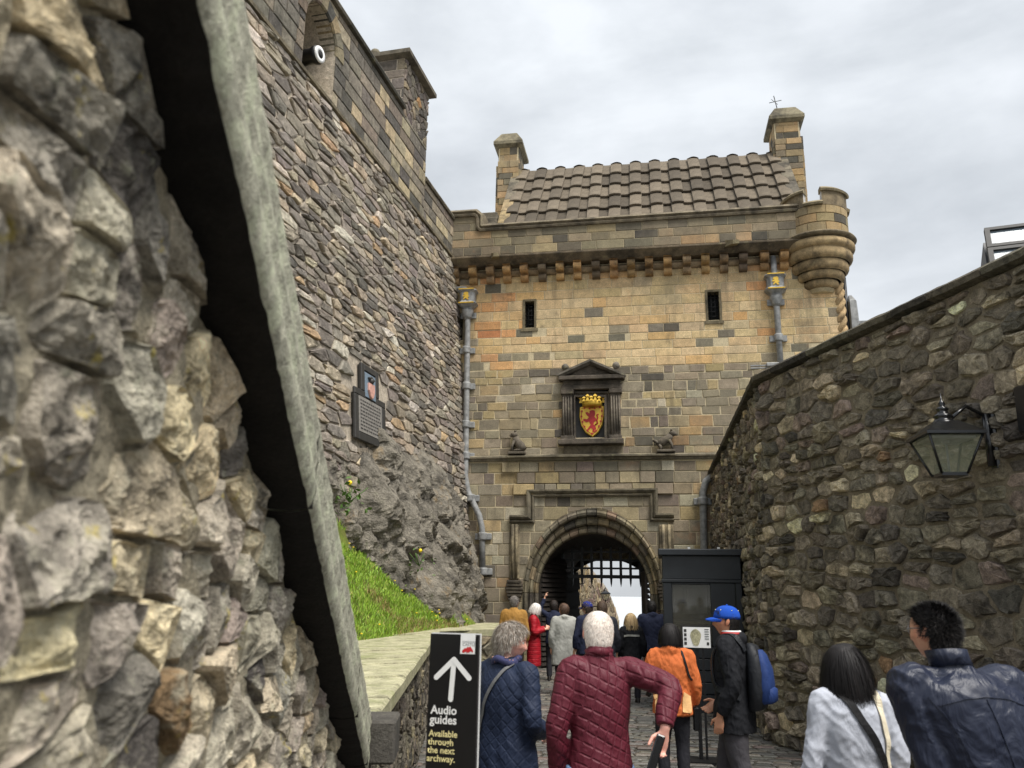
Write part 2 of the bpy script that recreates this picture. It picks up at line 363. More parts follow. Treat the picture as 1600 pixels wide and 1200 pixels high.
def rough_stone(mb, poly, mp, w0, w1, rng, col, n=9, jit=.08, cj=.1):
    """an uneven stone: outline poly in the wall's plane, sunk w0, standing w1 proud"""
    A, c = area_c(poly); size = math.sqrt(A); pts = corner_pts(poly, n); n = len(pts); c = Vector(c)
    pts = [p + (c - p) * max(0, rng.gauss(.04, jit)) for p in pts]
    tx, ty = rng.gauss(0, .22), rng.gauss(.06, .25)
    def W(p, k): return k * w1 + ((p.x - c.x) * tx + (p.y - c.y) * ty) * min(.6, w1 / size * 2)
    rings = []
    for sc, k, jj in ((1, None, 0), (1.0, .35, .12), (.88, .95, .13), (.5, 1.04, .13)):
        ring = []
        for p in pts:
            q = c + (p - c) * (sc * (1 + (rng.gauss(0, jit * .6) if sc < 1 else 0)))
            w = -w0 if k is None else W(q, k) + rng.gauss(0, jj) * w1
            b = 1 + rng.gauss(0, cj); ring.append(mb.vert(mp(q.x, q.y, w), (col[0] * b, col[1] * b, col[2] * b)))
        rings.append(ring)
    for k in range(3):
        for j in range(n): mb.face(rings[k][j], rings[k][(j + 1) % n], rings[k + 1][(j + 1) % n], rings[k + 1][j])
    m_ = mb.vert(mp(c.x, c.y, W(c, 1.1)), col)
    for j in range(n): mb.face(rings[3][j], rings[3][(j + 1) % n], m_)
def block(mb, poly, mp, w0, w1, rng, col, bev=.012, cj=.03):
    w1 = w1 + rng.uniform(-.004, .006); A, c = area_c(poly); n = len(poly)
    R = []
    for w, i in ((-w0, 0), (w1 - bev * .7, 0), (w1, bev)):
        ring = []
        for k, p in enumerate(poly):
            dx = -1 if p[0] > c[0] else 1; dy = -1 if p[1] > c[1] else 1
            b = 1 + rng.gauss(0, cj); ring.append(mb.vert(mp(p[0] + dx * i, p[1] + dy * i, w), (col[0] * b, col[1] * b, col[2] * b)))
        R.append(ring)
    for k in range(2):
        for j in range(n): mb.face(R[k][j], R[k][(j + 1) % n], R[k + 1][(j + 1) % n], R[k + 1][j])
    mb.face(*R[2])
def emit(pieces, make, mp, name, rest_name, mat, parent, limit=300, vis=None, smooth=False):
    """the largest-looking pieces become parts of their own, the rest one joined part"""
    sc = []
    for i, pc in enumerate(pieces):
        A, c = area_c(pc['poly']); q = pix(mp(c[0], c[1], 0))
        s = 0
        if q and -40 < q[0] < 1640 and -40 < q[1] < 1240 and (vis is None or vis(q[0], q[1])): s = A * (FPX / q[2]) ** 2
        sc.append((s, i))
    sc.sort(reverse=True); big = set(i for s, i in sc[:limit] if s > 60)
    rest = MB()
    for i, pc in enumerate(pieces):
        if i in big:
            mb = MB(); make(mb, pc); mb.build(name, mat, parent, smooth, fix=False)
        else: make(rest, pc)
    if rest.f: tag(rest.build(rest_name, mat, parent, smooth, fix=False), kind='stuff')
def pick(rng, table, k=1.0, var=.14, sat=1.0):
    t = rng.random() * sum(w for w, c in table)
    for w, c in table:
        t -= w
        if t <= 0: break
    b = rng.uniform(1 - var, 1 + var) * k; cc = srgb(*c); g = sum(cc) / 3; cc = [g * t + (x - g * t) * sat for x, t in zip(cc, (1.1, 1.0, .84))] if sat != 1 else cc; return tuple(min(.8, x * b * rng.uniform(.97, 1.03)) for x in cc)
def rect(u0, u1, v0, v1): return [(u0, v0), (u1, v0), (u1, v1), (u0, v1)]
def rects_minus(r, holes):
    rs = [r]
    for (a0, a1, b0, b1) in holes:
        nr = []
        for (u0, u1, v0, v1) in rs:
            if a1 <= u0 or a0 >= u1 or b1 <= v0 or b0 >= v1: nr.append((u0, u1, v0, v1)); continue
            if a0 > u0: nr.append((u0, a0, v0, v1))
            if a1 < u1: nr.append((a1, u1, v0, v1))
            m0, m1 = max(u0, a0), min(u1, a1)
            if b0 > v0: nr.append((m0, m1, v0, b0))
            if b1 < v1: nr.append((m0, m1, b1, v1))
        rs = nr
    return rs
def courses(rng, u0, u1, v0, v1, hs, wmin, wmax, gap, holes=()):
    out = []; v = v0
    while v < v1 - .03:
        h = min(rng.uniform(*hs), v1 - v)
        if v1 - v - h < hs[0] * .5: h = v1 - v
        u = u0 - rng.random() * wmax * .6
        while u < u1:
            w = rng.uniform(wmin, wmax); a = max(u, u0); b = min(u + w, u1); u += w
            if u1 - u < wmin * .4: b = u1; u = u1 + 1
            if b - a < .05: continue
            for (x0, x1, y0, y1) in rects_minus((a, b, v, v + h), holes):
                if x1 - x0 > .05 and y1 - y0 > .04: out.append((x0 + gap / 2, x1 - gap / 2, y0 + gap / 2, y1 - gap / 2))
        v += h
    return out
# ================================================================ GROUND, WATER
def heightfield(name, xs, ys, fn, mat, col=(.3, .3, .3), parent=None):
    mb = MB(); ix = {}
    for j, y in enumerate(ys):
        for i, x in enumerate(xs): ix[i, j] = mb.vert((x, y, fn(x, y)), col)
    for j in range(len(ys) - 1):
        for i in range(len(xs) - 1): mb.face(ix[i, j], ix[i + 1, j], ix[i + 1, j + 1], ix[i, j + 1], smooth=True)
    return mb.build(name, mat, parent)
def hill(x, y):
    d = max(0, y - 44, -y - 14, abs(x) - 30)
    return -.03 - min(70, d * d * .03 + max(0, d - 20) * 2)
g_ax = [-4000, -1500, -600, -300, -160, -110, -80, -66, -56, -48, -40, -34, -30, -20, -10, 0, 10, 20, 30, 34, 40, 48, 56, 66, 80, 110, 160, 300, 600, 1500, 4000]
tag(heightfield('ground', g_ax, sorted(set(g_ax + [44, 52, -14])), hill, M['sett_bed']), kind='structure')
wb = MB(); _k = [wb.vert((x, y, -66)) for x, y in ((-30000, -30000), (30000, -30000), (30000, 50000), (-30000, 50000))]; wb.face(*_k)
tag(wb.build('water', M['water']), kind='structure')
road_bed = MB(); _k = [road_bed.vert((x, y, -.004)) for x, y in ((-1.9, 2), (5.2, 2), (5.2, 36), (-1.9, 36))]; road_bed.face(*_k)
road = tag(road_bed.build('road', M['sett_bed']), kind='structure')
rng = random.Random(5)
setts = []; yy = 2.6
while yy < 30:
    dp = rng.uniform(.10, .15); uu = -1.7 + rng.random() * .2
    while uu < 5.0:
        ww = rng.uniform(.18, .34); sk = .08 * (uu - 1)
        setts.append(dict(poly=[(uu, yy - sk * .9 + .0), (uu + ww - .016, yy - sk - ww * .07), (uu + ww - .016, yy + dp - .016 - sk - ww * .07), (uu, yy + dp - .016 - sk)], col=pick(rng, [(5, (92, 90, 84)), (3, (74, 72, 68)), (2, (108, 102, 92)), (1, (96, 84, 78))]), h=rng.uniform(.006, .02)))
        uu += ww
    yy += dp
def mk_sett(mb, pc): block(mb, pc['poly'], lambda x, y, w: (x, y, w), .0, pc['h'], rng, pc['col'], bev=.02, cj=.06)
def sett_vis(x, y): return (835 < x < 880 and y > 1045) or (995 < x < 1240 and y > 1085)
emit(setts, mk_sett, lambda x, y, w: Vector((x, y, w)), 'sett', 'far_setts', M['sett'], road, 300, sett_vis)

# ================================================================ GATEHOUSE
gate = root('gatehouse', fm(1.3, 0, 0), 'sandstone castle gatehouse with dark archway, tiled roof, two chimneys and a corner turret', 'gatehouse')
UC, RX, RY, VC = 1.335, 1.335, 1.42, 1.75; OX, OY = 1.67, 2.0
UL, UR = -3.6, 7.42
DEP = 7.0; RYF = 1.08
win1 = (*sorted((F(820, 490)[0], F(835, 490)[0])), F(827, 512)[1], F(827, 471)[1])
win2 = (*sorted((F(1106, 480)[0], F(1124, 480)[0])), F(1115, 500)[1], F(1115, 456)[1])
win3 = (-2.12, -2.0, 8.15, 8.85)
AED = (.66, 2.04, 5.3, 7.0)
VY = 7.3      # where the yellow ashlar starts
VCO = 9.72    # underside of the corbels
holes = [win1, win2, win3]
arch_hole = (UC - OX, UC + OX, -.2, VC + OY)
mb = MB(); WM = -.008
for r in rects_minus((UL, UR, -.2, 10.4), holes + [arch_hole, (AED[0] + .2, AED[1] - .2, 5.5, 6.75)]):
    mb.face(*[mb.vert(fm(u, v, WM)) for u, v in rect(r[0], r[1], r[2], r[3])])
prev = None
for k in range(41):
    t = math.pi * k / 40; eu, ev = UC + OX * math.cos(t), VC + OY * math.sin(t)
    sc_ = min(OX / max(abs(eu - UC), 1e-6), OY / max(ev - VC, 1e-6)); bu, bv = UC + (eu - UC) * sc_, VC + (ev - VC) * sc_
    cur = (mb.vert(fm(eu, ev, WM)), mb.vert(fm(bu, bv, WM)))
    if prev: mb.face(prev[0], cur[0], cur[1], prev[1])
    prev = cur
# shell behind: sides, back, top, passage
def quad(mb, *p): mb.face(*[mb.vert(q) for q in p])
quad(mb, fm(UR, -.2, WM), fm(UR, 10.9, WM), fm(UR, 10.9, -DEP), fm(UR, -.2, -DEP))
quad(mb, fm(UL, -.2, WM), fm(UL, 10.9, WM), fm(UL, 10.9, -DEP), fm(UL, -.2, -DEP))
quad(mb, fm(UL, 10.9, .2), fm(UR, 10.9, .2), fm(UR, 10.9, -DEP), fm(UL, 10.9, -DEP))
for r in rects_minus((UL, UR, -.2, 10.9), [(UC - RX, UC + RX, -.2, VC + RYF)]):
    quad(mb, *[fm(u, v, -DEP) for u, v in rect(*r)])
mb.build('wall', M['facade_mortar'], gate); mb = MB()
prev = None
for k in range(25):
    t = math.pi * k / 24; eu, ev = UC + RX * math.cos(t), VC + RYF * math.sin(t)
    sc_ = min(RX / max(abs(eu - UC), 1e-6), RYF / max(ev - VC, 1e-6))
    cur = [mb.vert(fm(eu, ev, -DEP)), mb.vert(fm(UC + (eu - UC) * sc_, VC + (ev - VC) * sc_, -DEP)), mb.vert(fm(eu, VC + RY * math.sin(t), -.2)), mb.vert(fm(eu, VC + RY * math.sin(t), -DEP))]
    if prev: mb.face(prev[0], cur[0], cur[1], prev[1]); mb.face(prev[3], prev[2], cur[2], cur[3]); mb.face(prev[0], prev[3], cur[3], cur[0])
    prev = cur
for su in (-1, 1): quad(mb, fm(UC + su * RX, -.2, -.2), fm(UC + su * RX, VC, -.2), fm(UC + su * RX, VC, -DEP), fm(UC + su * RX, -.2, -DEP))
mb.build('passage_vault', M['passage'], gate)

rng = random.Random(11)
yel = [(10, (206, 180, 136)), (6, (200, 174, 132)), (5, (212, 188, 146)), (2, (206, 170, 120)), (2, (190, 170, 134))]
grey_t = [(1, (124, 117, 101)), (1, (142, 133, 112)), (.5, (96, 91, 81))]
ora = [(3, (202, 154, 106)), (3, (206, 162, 112)), (3, (206, 174, 126)), (.8, (188, 130, 88))]
low = [(7, (166, 152, 126)), (6, (154, 142, 120)), (2, (156, 140, 120)), (4, (180, 162, 124)), (2, (192, 168, 118)), (1, (144, 128, 116)), (2, (128, 120, 104)), (1.6, (198, 188, 160)), (.6, (186, 148, 100)), (.7, (102, 96, 86))]
P_up = []
for (a, b, c, d) in courses(rng, -2.9, UR, VY, VCO + .3, (.2, .27), .35, .8, .014, holes):
    near_l = max(0, 1 - abs((a + b) / 2 + 1.2) / 1.0); near_r = max(0, 1 - abs((a + b) / 2 - 5.5) / .9) * (1 if c > 8.9 else .15)
    if rng.random() < .75 * max(near_l, near_r): col = pick(rng, ora, 1, .07)
    elif rng.random() < (.2 if c < 8.5 else .1): 
        col = pick(rng, grey_t)
        if b - a > .5: b = a + .42
    else: col = pick(rng, yel, 1, .07)
    P_up.append(dict(poly=rect(a, b, c, d), col=col, w=rng.uniform(-.002, .004)))
FRAMEH = (.95, 1.75, 5.5, 6.8)
P_lo = []
cen = (F(797, 750)[0], F(1053, 750)[0])
for (a, b, c, d) in courses(rng, -2.9, UR, 5.08, VY, (.17, .3), .2, .58, .018, [FRAMEH]):
    P_lo.append(dict(poly=[(x_ + rng.gauss(0, .008), y_ + rng.gauss(0, .007)) for x_, y_ in rect(a, b, c, d)], col=pick(rng, low, .82, .17, .8), w=rng.uniform(-.004, .012)))
for (a, b, c, d) in courses(rng, -2.9, UR, 0, 4.9, (.22, .33), .25, .62, .018, []):
    poly = rect(a, b, c, d); mu, mv = (a + b) / 2, (c + d) / 2
    if mv < VC:
        if a < UC + OX and b > UC - OX:
            if b < UC: poly = clip(poly, 1, 0, UC - OX - .01)
            elif a > UC: poly = clip(poly, -1, 0, -(UC + OX + .01))
            else: continue
    else:
        th = math.atan2((mv - VC) / OY, (mu - UC) / OX); nx, ny = math.cos(th) / OX, math.sin(th) / OY
        dd = nx * (UC + (OX + .01) * math.cos(th)) + ny * (VC + (OY + .01) * math.sin(th)); poly = clip(poly, -nx, -ny, -dd)
    if len(poly) < 3 or area_c(poly)[0] < .006: continue
    proud = .06 if cen[0] < mu < cen[1] and mv > 4.18 else 0
    P_lo.append(dict(poly=poly, col=pick(rng, low, .82, .17, .8), w=rng.uniform(-.004, .012) + proud))
def mk_f(mb, pc): block(mb, pc['poly'], fm, .03, pc['w'], rng, pc['col'], .01)
wall_part = [o for o in gate.children if o.name.startswith('wall')][0]
fvis = lambda x, y: 700 < x < 1330 and y < 960
emit(P_up, mk_f, fm, 'ashlar_block', 'ashlar_blocks_rest', M['facade'], wall_part, 300, fvis)
emit(P_lo, mk_f, fm, 'rubble_block', 'rubble_blocks_rest', M['facade'], wall_part, 300, lambda x, y: fvis(x, y) and x < 1200)

# arch rings, each voussoir a part
def arch_pt(f_, t):   # t: -1..0 right jamb, 0..1 arch, 1..2 left jamb
    rx, ry = RX + (OX - RX) * f_, RY + (OY - RY) * f_
    if t < 0: return (UC + rx, VC * (1 + t))
    if t > 1: return (UC - rx, VC * (2 - t))
    return (UC + rx * math.cos(math.pi * t), VC + ry * math.sin(math.pi * t))
trimc = [(4, (132, 122, 100)), (3, (120, 112, 96)), (2, (150, 136, 106)), (1, (92, 87, 78)), (1, (136, 116, 98))]
for ri, (f0, f1, wf, nv) in enumerate(((-.01, .34, -.16, 19), (.34, .68, -.07, 17), (.68, 1.02, .03, 21))):
    cuts = [-1 + .2 * i for i in range(5)] + [i / nv for i in range(nv)] + [1 + .2 * i for i in range(6)]
    for a, b in zip(cuts[:-1], cuts[1:]):
        mb = MB(); col = pick(rng, trimc); rings = []
        ns = 4; g = .012 if a >= 0 and b <= 1 else .02; g = g / 2 * .3
        for k in range(ns + 1):
            t = a + g + (b - a - 2 * g) * k / ns; ring = []
            for ff, w in ((f0, wf - .2), (f0, wf - .02), (f0 + .06, wf + .03), (f0 + .16, wf + .045), (f0 + .24, wf + .02), (f0 + .25, wf), (f1 - .02, wf + .005), (f1, wf - .04), (f1, wf - .2)):
                u, v = arch_pt(ff, t); ring.append(fm(u, v, w))
            rings.append(ring)
        mb.loft(rings, col, smooth=False); mb.build('voussoir', M['trim'], gate)

# mouldings swept along the front (profile = list of (w, dv))
def sweep_uv(path, prof, name, col, parent=gate, mat=None):
    mb = MB(); rings = []
    for i, (u, v) in enumerate(path):
        a = Vector(path[max(i - 1, 0)]); b = Vector((u, v)); c = Vector(path[min(i + 1, len(path) - 1)])
        d1 = (b - a).normalized() if i else (c - b).normalized(); d2 = (c - b).normalized() if i < len(path) - 1 else d1
        n = Vector((-d1.y, d1.x)) + Vector((-d2.y, d2.x)); n = n / max(n.dot(Vector((-d1.y, d1.x))), .3) 
        rings.append([fm(u + n.x * dv, v + n.y * dv, w) for w, dv in prof])
    mb.loft(rings, col, smooth=False); return mb.build(name, mat or M['trim'], parent)
strp = lambda p: [(-.05, -.07), (p * .45, -.07), (p * .6, -.02), (p, 0), (p, .04), (p * .5, .08), (-.05, .09)]
c_dk = srgb(92, 86, 76); c_md = srgb(122, 114, 96)
sweep_uv([(-2.9, 5.0), (cen[0] - .05, 5.0)], strp(.1), 'string_course', c_md)
sweep_uv([(cen[0] - .05, 5.0), (cen[1] + .05, 5.0)], strp(.2), 'string_course', c_md)
sweep_uv([(cen[1] + .05, 5.0), (UR, 5.0)], strp(.1), 'string_course', c_md)
# label moulding over the arch
lab = [F(797, 811), F(829, 811), F(829, 771), F(1022, 769), F(1022, 808), F(1053, 808)]
sweep_uv(lab, [(-.02, -.1), (.07, -.1), (.1, -.06), (.05, -.03), (.1, 0), (.13, .04), (.13, .08), (-.02, .1)], 'label_moulding', c_md)
for (xa, xb) in ((797, 812), (1030, 1053)):
    u0, u1 = F(xa, 850)[0], F(xb, 850)[0]; v1 = F(xa, 812)[1]; v0 = F(xa, 905)[1]
    mb = MB(); fr = lambda u, v, w: fm(u, v, w)
    mb.box(fr, u0, u1, v0, v1 - .12, -.05, .07, srgb(140, 128, 104), .02)
    for q in (.3, .7): mb.tube([fm(u0 + (u1 - u0) * q, v0, .075), fm(u0 + (u1 - u0) * q, v1 - .12, .075)], .035, 6, srgb(146, 134, 108))
    mb.build('pilaster', M['trim'], gate)
    mb = MB()
    for j in range(6): mb.box(fr, u0 - .08 + .02 * abs(j - 2), u1 + .1 - .02 * abs(j - 2), v0 - .08 * (j + 1) - .01, v0 - .08 * j - .02, -.05, .2 - .015 * j, srgb(96, 88, 76), .012)
    mb.build('pilaster_bracket', M['trim'], gate)

# slit windows
for wi, (u0, u1, v0, v1) in enumerate((win1, win2, win3)):
    mb = MB(); fr = fm; t = .055
    for r in ((u0 - t, u0, v0 - .02, v1 + t), (u1, u1 + t, v0 - .02, v1 + t), (u0, u1, v1, v1 + t), (u0 - t - .04, u1 + t + .04, v0 - .1, v0 - .02)):
        mb.box(fr, r[0], r[1], r[2], r[3], -.3, .022, srgb(120, 110, 88))
    w_ = mb.build('window', M['trim'], gate)
    mb = MB(); quad(mb, *[fm(u, v, -.26) for u, v in rect(u0, u1, v0, v1)]); mb.build('pane', M['dark'], w_)
    mb = MB()
    if wi < 2:
        for q in (.33, .67): mb.tube([fm(u0 + (u1 - u0) * q, v0, -.1), fm(u0 + (u1 - u0) * q, v1, -.1)], .012, 6)
        for q in range(1, 6): mb.tube([fm(u0, v0 + (v1 - v0) * q / 6, -.09), fm(u1, v0 + (v1 - v0) * q / 6, -.09)], .012, 6)
        mb.build('bar_grille', M['iron'], w_)
        for (du, ww_) in ((-.3, .24), (u1 - u0 + .06, .26)):
            pass

# corbel table and parapet
cor_px = [711, 739, 766, 792, 819, 847, 875, 902, 931, 959, 986, 1014, 1043, 1073, 1102, 1131, 1161, 1194, 1225]
PW = .36
for i, x in enumerate(cor_px):
    u = F(x, 425 - (x - 711) * .052, .2)[0]; mb = MB(); hw = .1; rings = []
    for du in (-hw, hw):
        pr = [(-.05, 9.66), (.1, 9.66)] + [(.1 + .09 * math.sin(a), 9.75 - .09 * math.cos(a)) for a in [k * math.pi / 6 for k in range(7)]] + [(.13, 9.86), (.2, 9.87)] + [(.24 + .1 * math.sin(a), 9.97 - .1 * math.cos(a)) for a in [k * math.pi / 6 for k in range(7)]] + [(.34, 10.09), (-.05, 10.09)]
        rings.append([fm(u + du, v, w) for w, v in pr])
    mb.loft(rings, pick(rng, [(3, (176, 142, 98)), (2, (150, 126, 96)), (2, (112, 98, 80)), (.6, (186, 140, 94))]), smooth=False); mb.build('corbel', M['trim'], gate)
mb = MB(); mb.tube([fm(-2.9, 9.93, .02), fm(UR - .2, 9.93, .02)], .1, 8, srgb(140, 122, 96)); mb.build('roll_moulding', M['trim'], gate)
sweep_uv([(-2.9, 10.2), (6.6, 10.2)], [(-.1, -.12), (PW - .1, -.12), (PW - .02, -.06), (PW + .06, 0), (PW + .12, .05), (PW + .12, .09), (PW + .02, .14), (-.1, .15)], 'cornice', srgb(110, 98, 80))
PB, PT = 10.35, 11.06
mb = MB(); mb.box(fm, -2.9, 6.75, PB - .02, PT - .02, PW - .35, PW - .016); mb.box(fm, -2.9, -1.62, PT - .03, 11.5, PW - .35, PW - .016); mb.build('parapet', M['facade_mortar'], gate)
pp = []
par_t = [(4, (136, 124, 98)), (3, (116, 107, 90)), (1.6, (84, 80, 72)), (2, (168, 146, 108)), (.6, (182, 148, 102)), (3, (150, 136, 106))]
for (a, b, c, d) in courses(rng, -2.9, 6.75, PB, PT, (.22, .25), .35, .75, .014) + courses(rng, -2.9, -1.62, PT, 11.5, (.2, .24), .35, .7, .014):
    pp.append(dict(poly=rect(a, b, c, d), col=pick(rng, par_t, .85, .14, .8), w=PW))
par = [o for o in gate.children if o.name.startswith('parapet')][0]
def mk_p(mb, pc): block(mb, pc['poly'], fm, -PW + .03, pc['w'], rng, pc['col'], .01)
emit(pp, mk_p, lambda u, v, w: fm(u, v, PW), 'parapet_block', 'parapet_blocks_rest', M['facade'], par, 300)
copp = [(PW - .42, -.03), (PW + .06, -.03), (PW + .08, .02), (PW + .04, .06), (PW + .1, .1), (PW + .06, .16), (PW - .1, .2), (PW - .42, .2)]
sweep_uv([(-2.9, 11.5), (-1.68, 11.5), (-1.6, 11.42), (-1.6, 11.14), (-1.52, 11.05), (6.7, 11.09)], copp, 'parapet_coping', srgb(120, 110, 92))
for x in (772, 1140):                         # water spouts
    u = F(x, 400 - (x - 772) * .055, .5)[0]; mb = MB()
    mb.loft([[fm(u + a, 10.24 + b, .4) for a, b in ((-.13, -.05), (.13, -.05), (.1, .14), (-.1, .14))], [fm(u + .12 + a, 10.12 + b, .85) for a, b in ((-.08, -.03), (.08, -.03), (.07, .07), (-.07, .07))]], srgb(126, 116, 90), smooth=False)
    mb.build('water_spout', M['trim'], gate)

# roof
RU0, RU1 = -.95, 6.62; RW0, RV0, RW1, RV1 = -.3, 10.95, -3.3, 14.62
mb = MB(); quad(mb, fm(RU0, RV0, RW0), fm(RU1, RV0, RW0), fm(RU1, RV1, RW1), fm(RU0, RV1, RW1)); quad(mb, fm(RU0, RV1, RW1), fm(RU1, RV1, RW1), fm(RU1, 10.9, -6.6), fm(RU0, 10.9, -6.6))
roof = mb.build('roof', M['dark'], gate)
rs = math.hypot(RW1 - RW0, RV1 - RV0); rdir = (FN * (RW1 - RW0) + Z3 * (RV1 - RV0)).normalized(); rnor = FD.cross(rdir).normalized()
if rnor.dot(FN) < 0: rnor = -rnor
ncol = 13; cw = (RU1 - RU0) / ncol; nrow = 6; tl = rs / nrow
def tile_mesh(name, conv, w):
    mb = MB(); rings = []
    for y, lift in ((0, .08), (tl * 1.12, .0)):
        ring = []
        for k in range(7):
            q = -1 + 2 * k / 6; h = (.024 * (1 - q * q) if conv else -.015 * (1 - q * q)) + lift; ring.append((q * w / 2, y, h))
        for k in range(7):
            q = 1 - 2 * k / 6; h = (.024 * (1 - q * q) if conv else -.015 * (1 - q * q)) + lift - .055; ring.append((q * w / 2, y, h))
        rings.append(ring)
    mb.loft([[Vector(p) for p in r] for r in rings], srgb(92, 86, 79), smooth=False)
    o = mb.build(name, M['tiles']); me = o.data; bpy.data.objects.remove(o); return me
tm = [tile_mesh('cover_tile', True, cw * .56), tile_mesh('pan_tile', False, cw * .6)]
for i in range(ncol * 2 + 1):
    u = RU0 + cw * i / 2; k = i % 2
    for j in range(nrow):
        P = fm(u, RV0, RW0) + rdir * (tl * j + (.0 if k == 0 else tl * .15) + rng.gauss(0, .008)) + rnor * (.1 if k == 0 else .02) - ORG[gate.name]
        o = bpy.data.objects.new('cover_tile' if k == 0 else 'pan_tile', tm[k]); COL.objects.link(o); o.parent = roof
        ax = (FD + rdir * rng.gauss(0, .015) + rnor * rng.gauss(0, .015)).normalized(); ay = (rdir - ax * rdir.dot(ax)).normalized(); az = ax.cross(ay)
        if az.dot(rnor) < 0: az = -az
        o.matrix_local = Matrix(((ax.x, ay.x, az.x, P.x), (ax.y, ay.y, az.y, P.y), (ax.z, ay.z, az.z, P.z), (0, 0, 0, 1)))
mb = MB()
for i in range(ncol + 1):
    u = RU0 + cw * i; a_ = [fm(u - cw * .27, RV1, RW1), fm(u + cw * .27, RV1, RW1)]
    mb.loft([[fm(u + du, RV1 + .13 - .06 * (q * q), RW1 + dw) for q, du in ((k / 3, cw * .28 * k / 3) for k in range(-3, 4))] for dw in (.12, -.3)], srgb(100, 94, 84), closed=False, caps=False)
mb.build('ridge_stones', M['tiles'], roof)
# skews and chimneys
for (u0, u1, lo_w) in ((RU0 - .34, RU0 - .04, -.5), (RU1 + .04, RU1 + .36, -.6)):
    npc = 6
    for k in range(npc):
        mb = MB(); t0, t1 = k / npc + .004, (k + 1) / npc - .004
        p = lambda t, h: (RW0 + (RW1 - RW0) * t, RV0 + (RV1 - RV0) * t + h)
        ring = []
        for u in (u0, u1): ring.append([fm(u, v, w) for w, v in (p(t0, -.6), p(t0, .24), p(t1, .24), p(t1, -.6))])
        mb.loft(ring, pick(rng, [(1, (112, 104, 88)), (1, (96, 90, 80)), (1, (146, 128, 96))]), smooth=False); mb.build('skew_stone', M['trim'], gate)
# low stepped stone roof left of the skew
for k in range(4):
    mb = MB(); mb.box(fm, -2.3 + .12 * k, RU0 - .36, 11.3 + .22 * k, 11.52 + .22 * k, -2.2, -.5 - .12 * k, srgb(112, 104, 90), .02); mb.build('weathering_course', M['trim'], gate)
def chimney(u0, u1, vb, vs, vt, wf, wb, tilt):
    mb = MB(); col = srgb(190, 160, 110)
    mb.box(fm, u0 + .02, u1 - .02, vb, vt, wb + .02, wf - .02, srgb(180, 165, 130)); ch = mb.build('chimney', M['facade_mortar'], gate)
    for face in range(3):
        L_ = (u1 - u0) if face == 0 else (wf - wb)
        if face == 0: mp = lambda a, v, w: fm(u0 + a - (0 if v < vs else 0), v, wf + w)
        elif face == 1: mp = lambda a, v, w: fm(u1 + w, v, wb + a)
        else: mp = lambda a, v, w: fm(u0 - w, v, wb + a)
        for (a, b, c, d) in courses(rng, 0, L_, vb, vt, (.19, .24), .3, .7, .012):
            mb = MB(); ins = .06 if c > vs else 0
            if face == 0: a2, b2 = max(a, ins), min(b, L_ - ins)
            else: a2, b2 = max(a, ins), min(b, L_ - ins)
            if b2 - a2 < .05: continue
            block(mb, rect(a2, b2, c, d), mp, .03, .0 if ins else .055, rng, pick(rng, [(4, (192, 158, 106)), (3, (168, 146, 106)), (2, (96, 90, 78)), (1.5, (134, 122, 98))], .78, .14, .8), .01); mb.build('chimney_block', M['facade'], ch, fix=False)
    mb = MB(); e = .13
    mb.loft([[fm(u, v, w) for u, w in ((u0 - q, wf + q), (u1 + q, wf + q), (u1 + q, wb - q), (u0 - q, wb - q))] for q, v in ((.02, vt - .02), (e, vt + .06), (e, vt + .16), (-.08, vt + .52), (-.14, vt + .56))], srgb(126, 118, 96), smooth=False)
    mb.build('chimney_cap', M['trim'], ch)
chimney(-1.72, -1.06, 11.6, 14.75, 15.38, -2.9, -4.0, 0)
chimney(6.66, 7.42, 11.6, 14.85, 15.52, -2.9, -4.0, 0)
mb = MB(); cp = fm(6.95, 16.05, -3.5)
mb.tube([cp, cp + Z3 * .75 - FD * .12], .014, 5); mb.tube([cp + Z3 * .52 - FD * .27, cp + Z3 * .58 + FD * .1], .011, 5); mb.tube([cp + Z3 * .44 - FD * .02, cp + Z3 * .64 - FD * .2], .008, 5)
tag(mb.build('lightning_finial', M['iron']), 'thin metal cross finial standing on the right chimney of the gatehouse', 'finial')

# corner turret
tc = fm(7.06, 0, -.14); t_ang = math.atan2(FN.y, FN.x)
def ring_blocks(v0, v1, r, n, off, skip=None, name='turret_block'):
    for k in range(n):
        a0 = off + 2 * math.pi * k / n; a1 = off + 2 * math.pi * (k + 1) / n - .012 / r
        dx = (a0 + a1) / 2
        if Vector((math.cos(dx), math.sin(dx), 0)).dot((CAM - tc).normalized()) < -.45: continue
        mb = MB(); rings = []
        for q in range(5):
            a = a0 + (a1 - a0) * q / 4; d = Vector((math.cos(a), math.sin(a), 0)); rings.append([tc + d * rr + Z3 * z for rr, z in ((r - .12, v0 + .006), (r, v0 + .006), (r, v1 - .006), (r - .12, v1 - .006))])
        mb.loft(rings, pick(rng, [(5, (194, 160, 106)), (3, (172, 148, 104)), (1.5, (92, 87, 76)), (.5, (198, 150, 100)), (1.5, (150, 136, 102))], .82, .14, .82), smooth=False)
        for j in range(len(mb.sm)): pass
        mb.build(name, M['facade'], gate)
mb = MB(); mb.lathe([(.3, 9.0), (.7, 10.3), (.72, 11.2), (.5, 11.25), (.0, 11.25)], tc, 32, c=srgb(190, 176, 140)); mb.build('turret_core', M['facade_mortar'], gate)
for i, (v0, v1) in enumerate(((10.42, 10.65), (10.66, 10.88), (10.89, 11.1))): ring_blocks(v0, v1, .76, 11, .3 * i + .1)
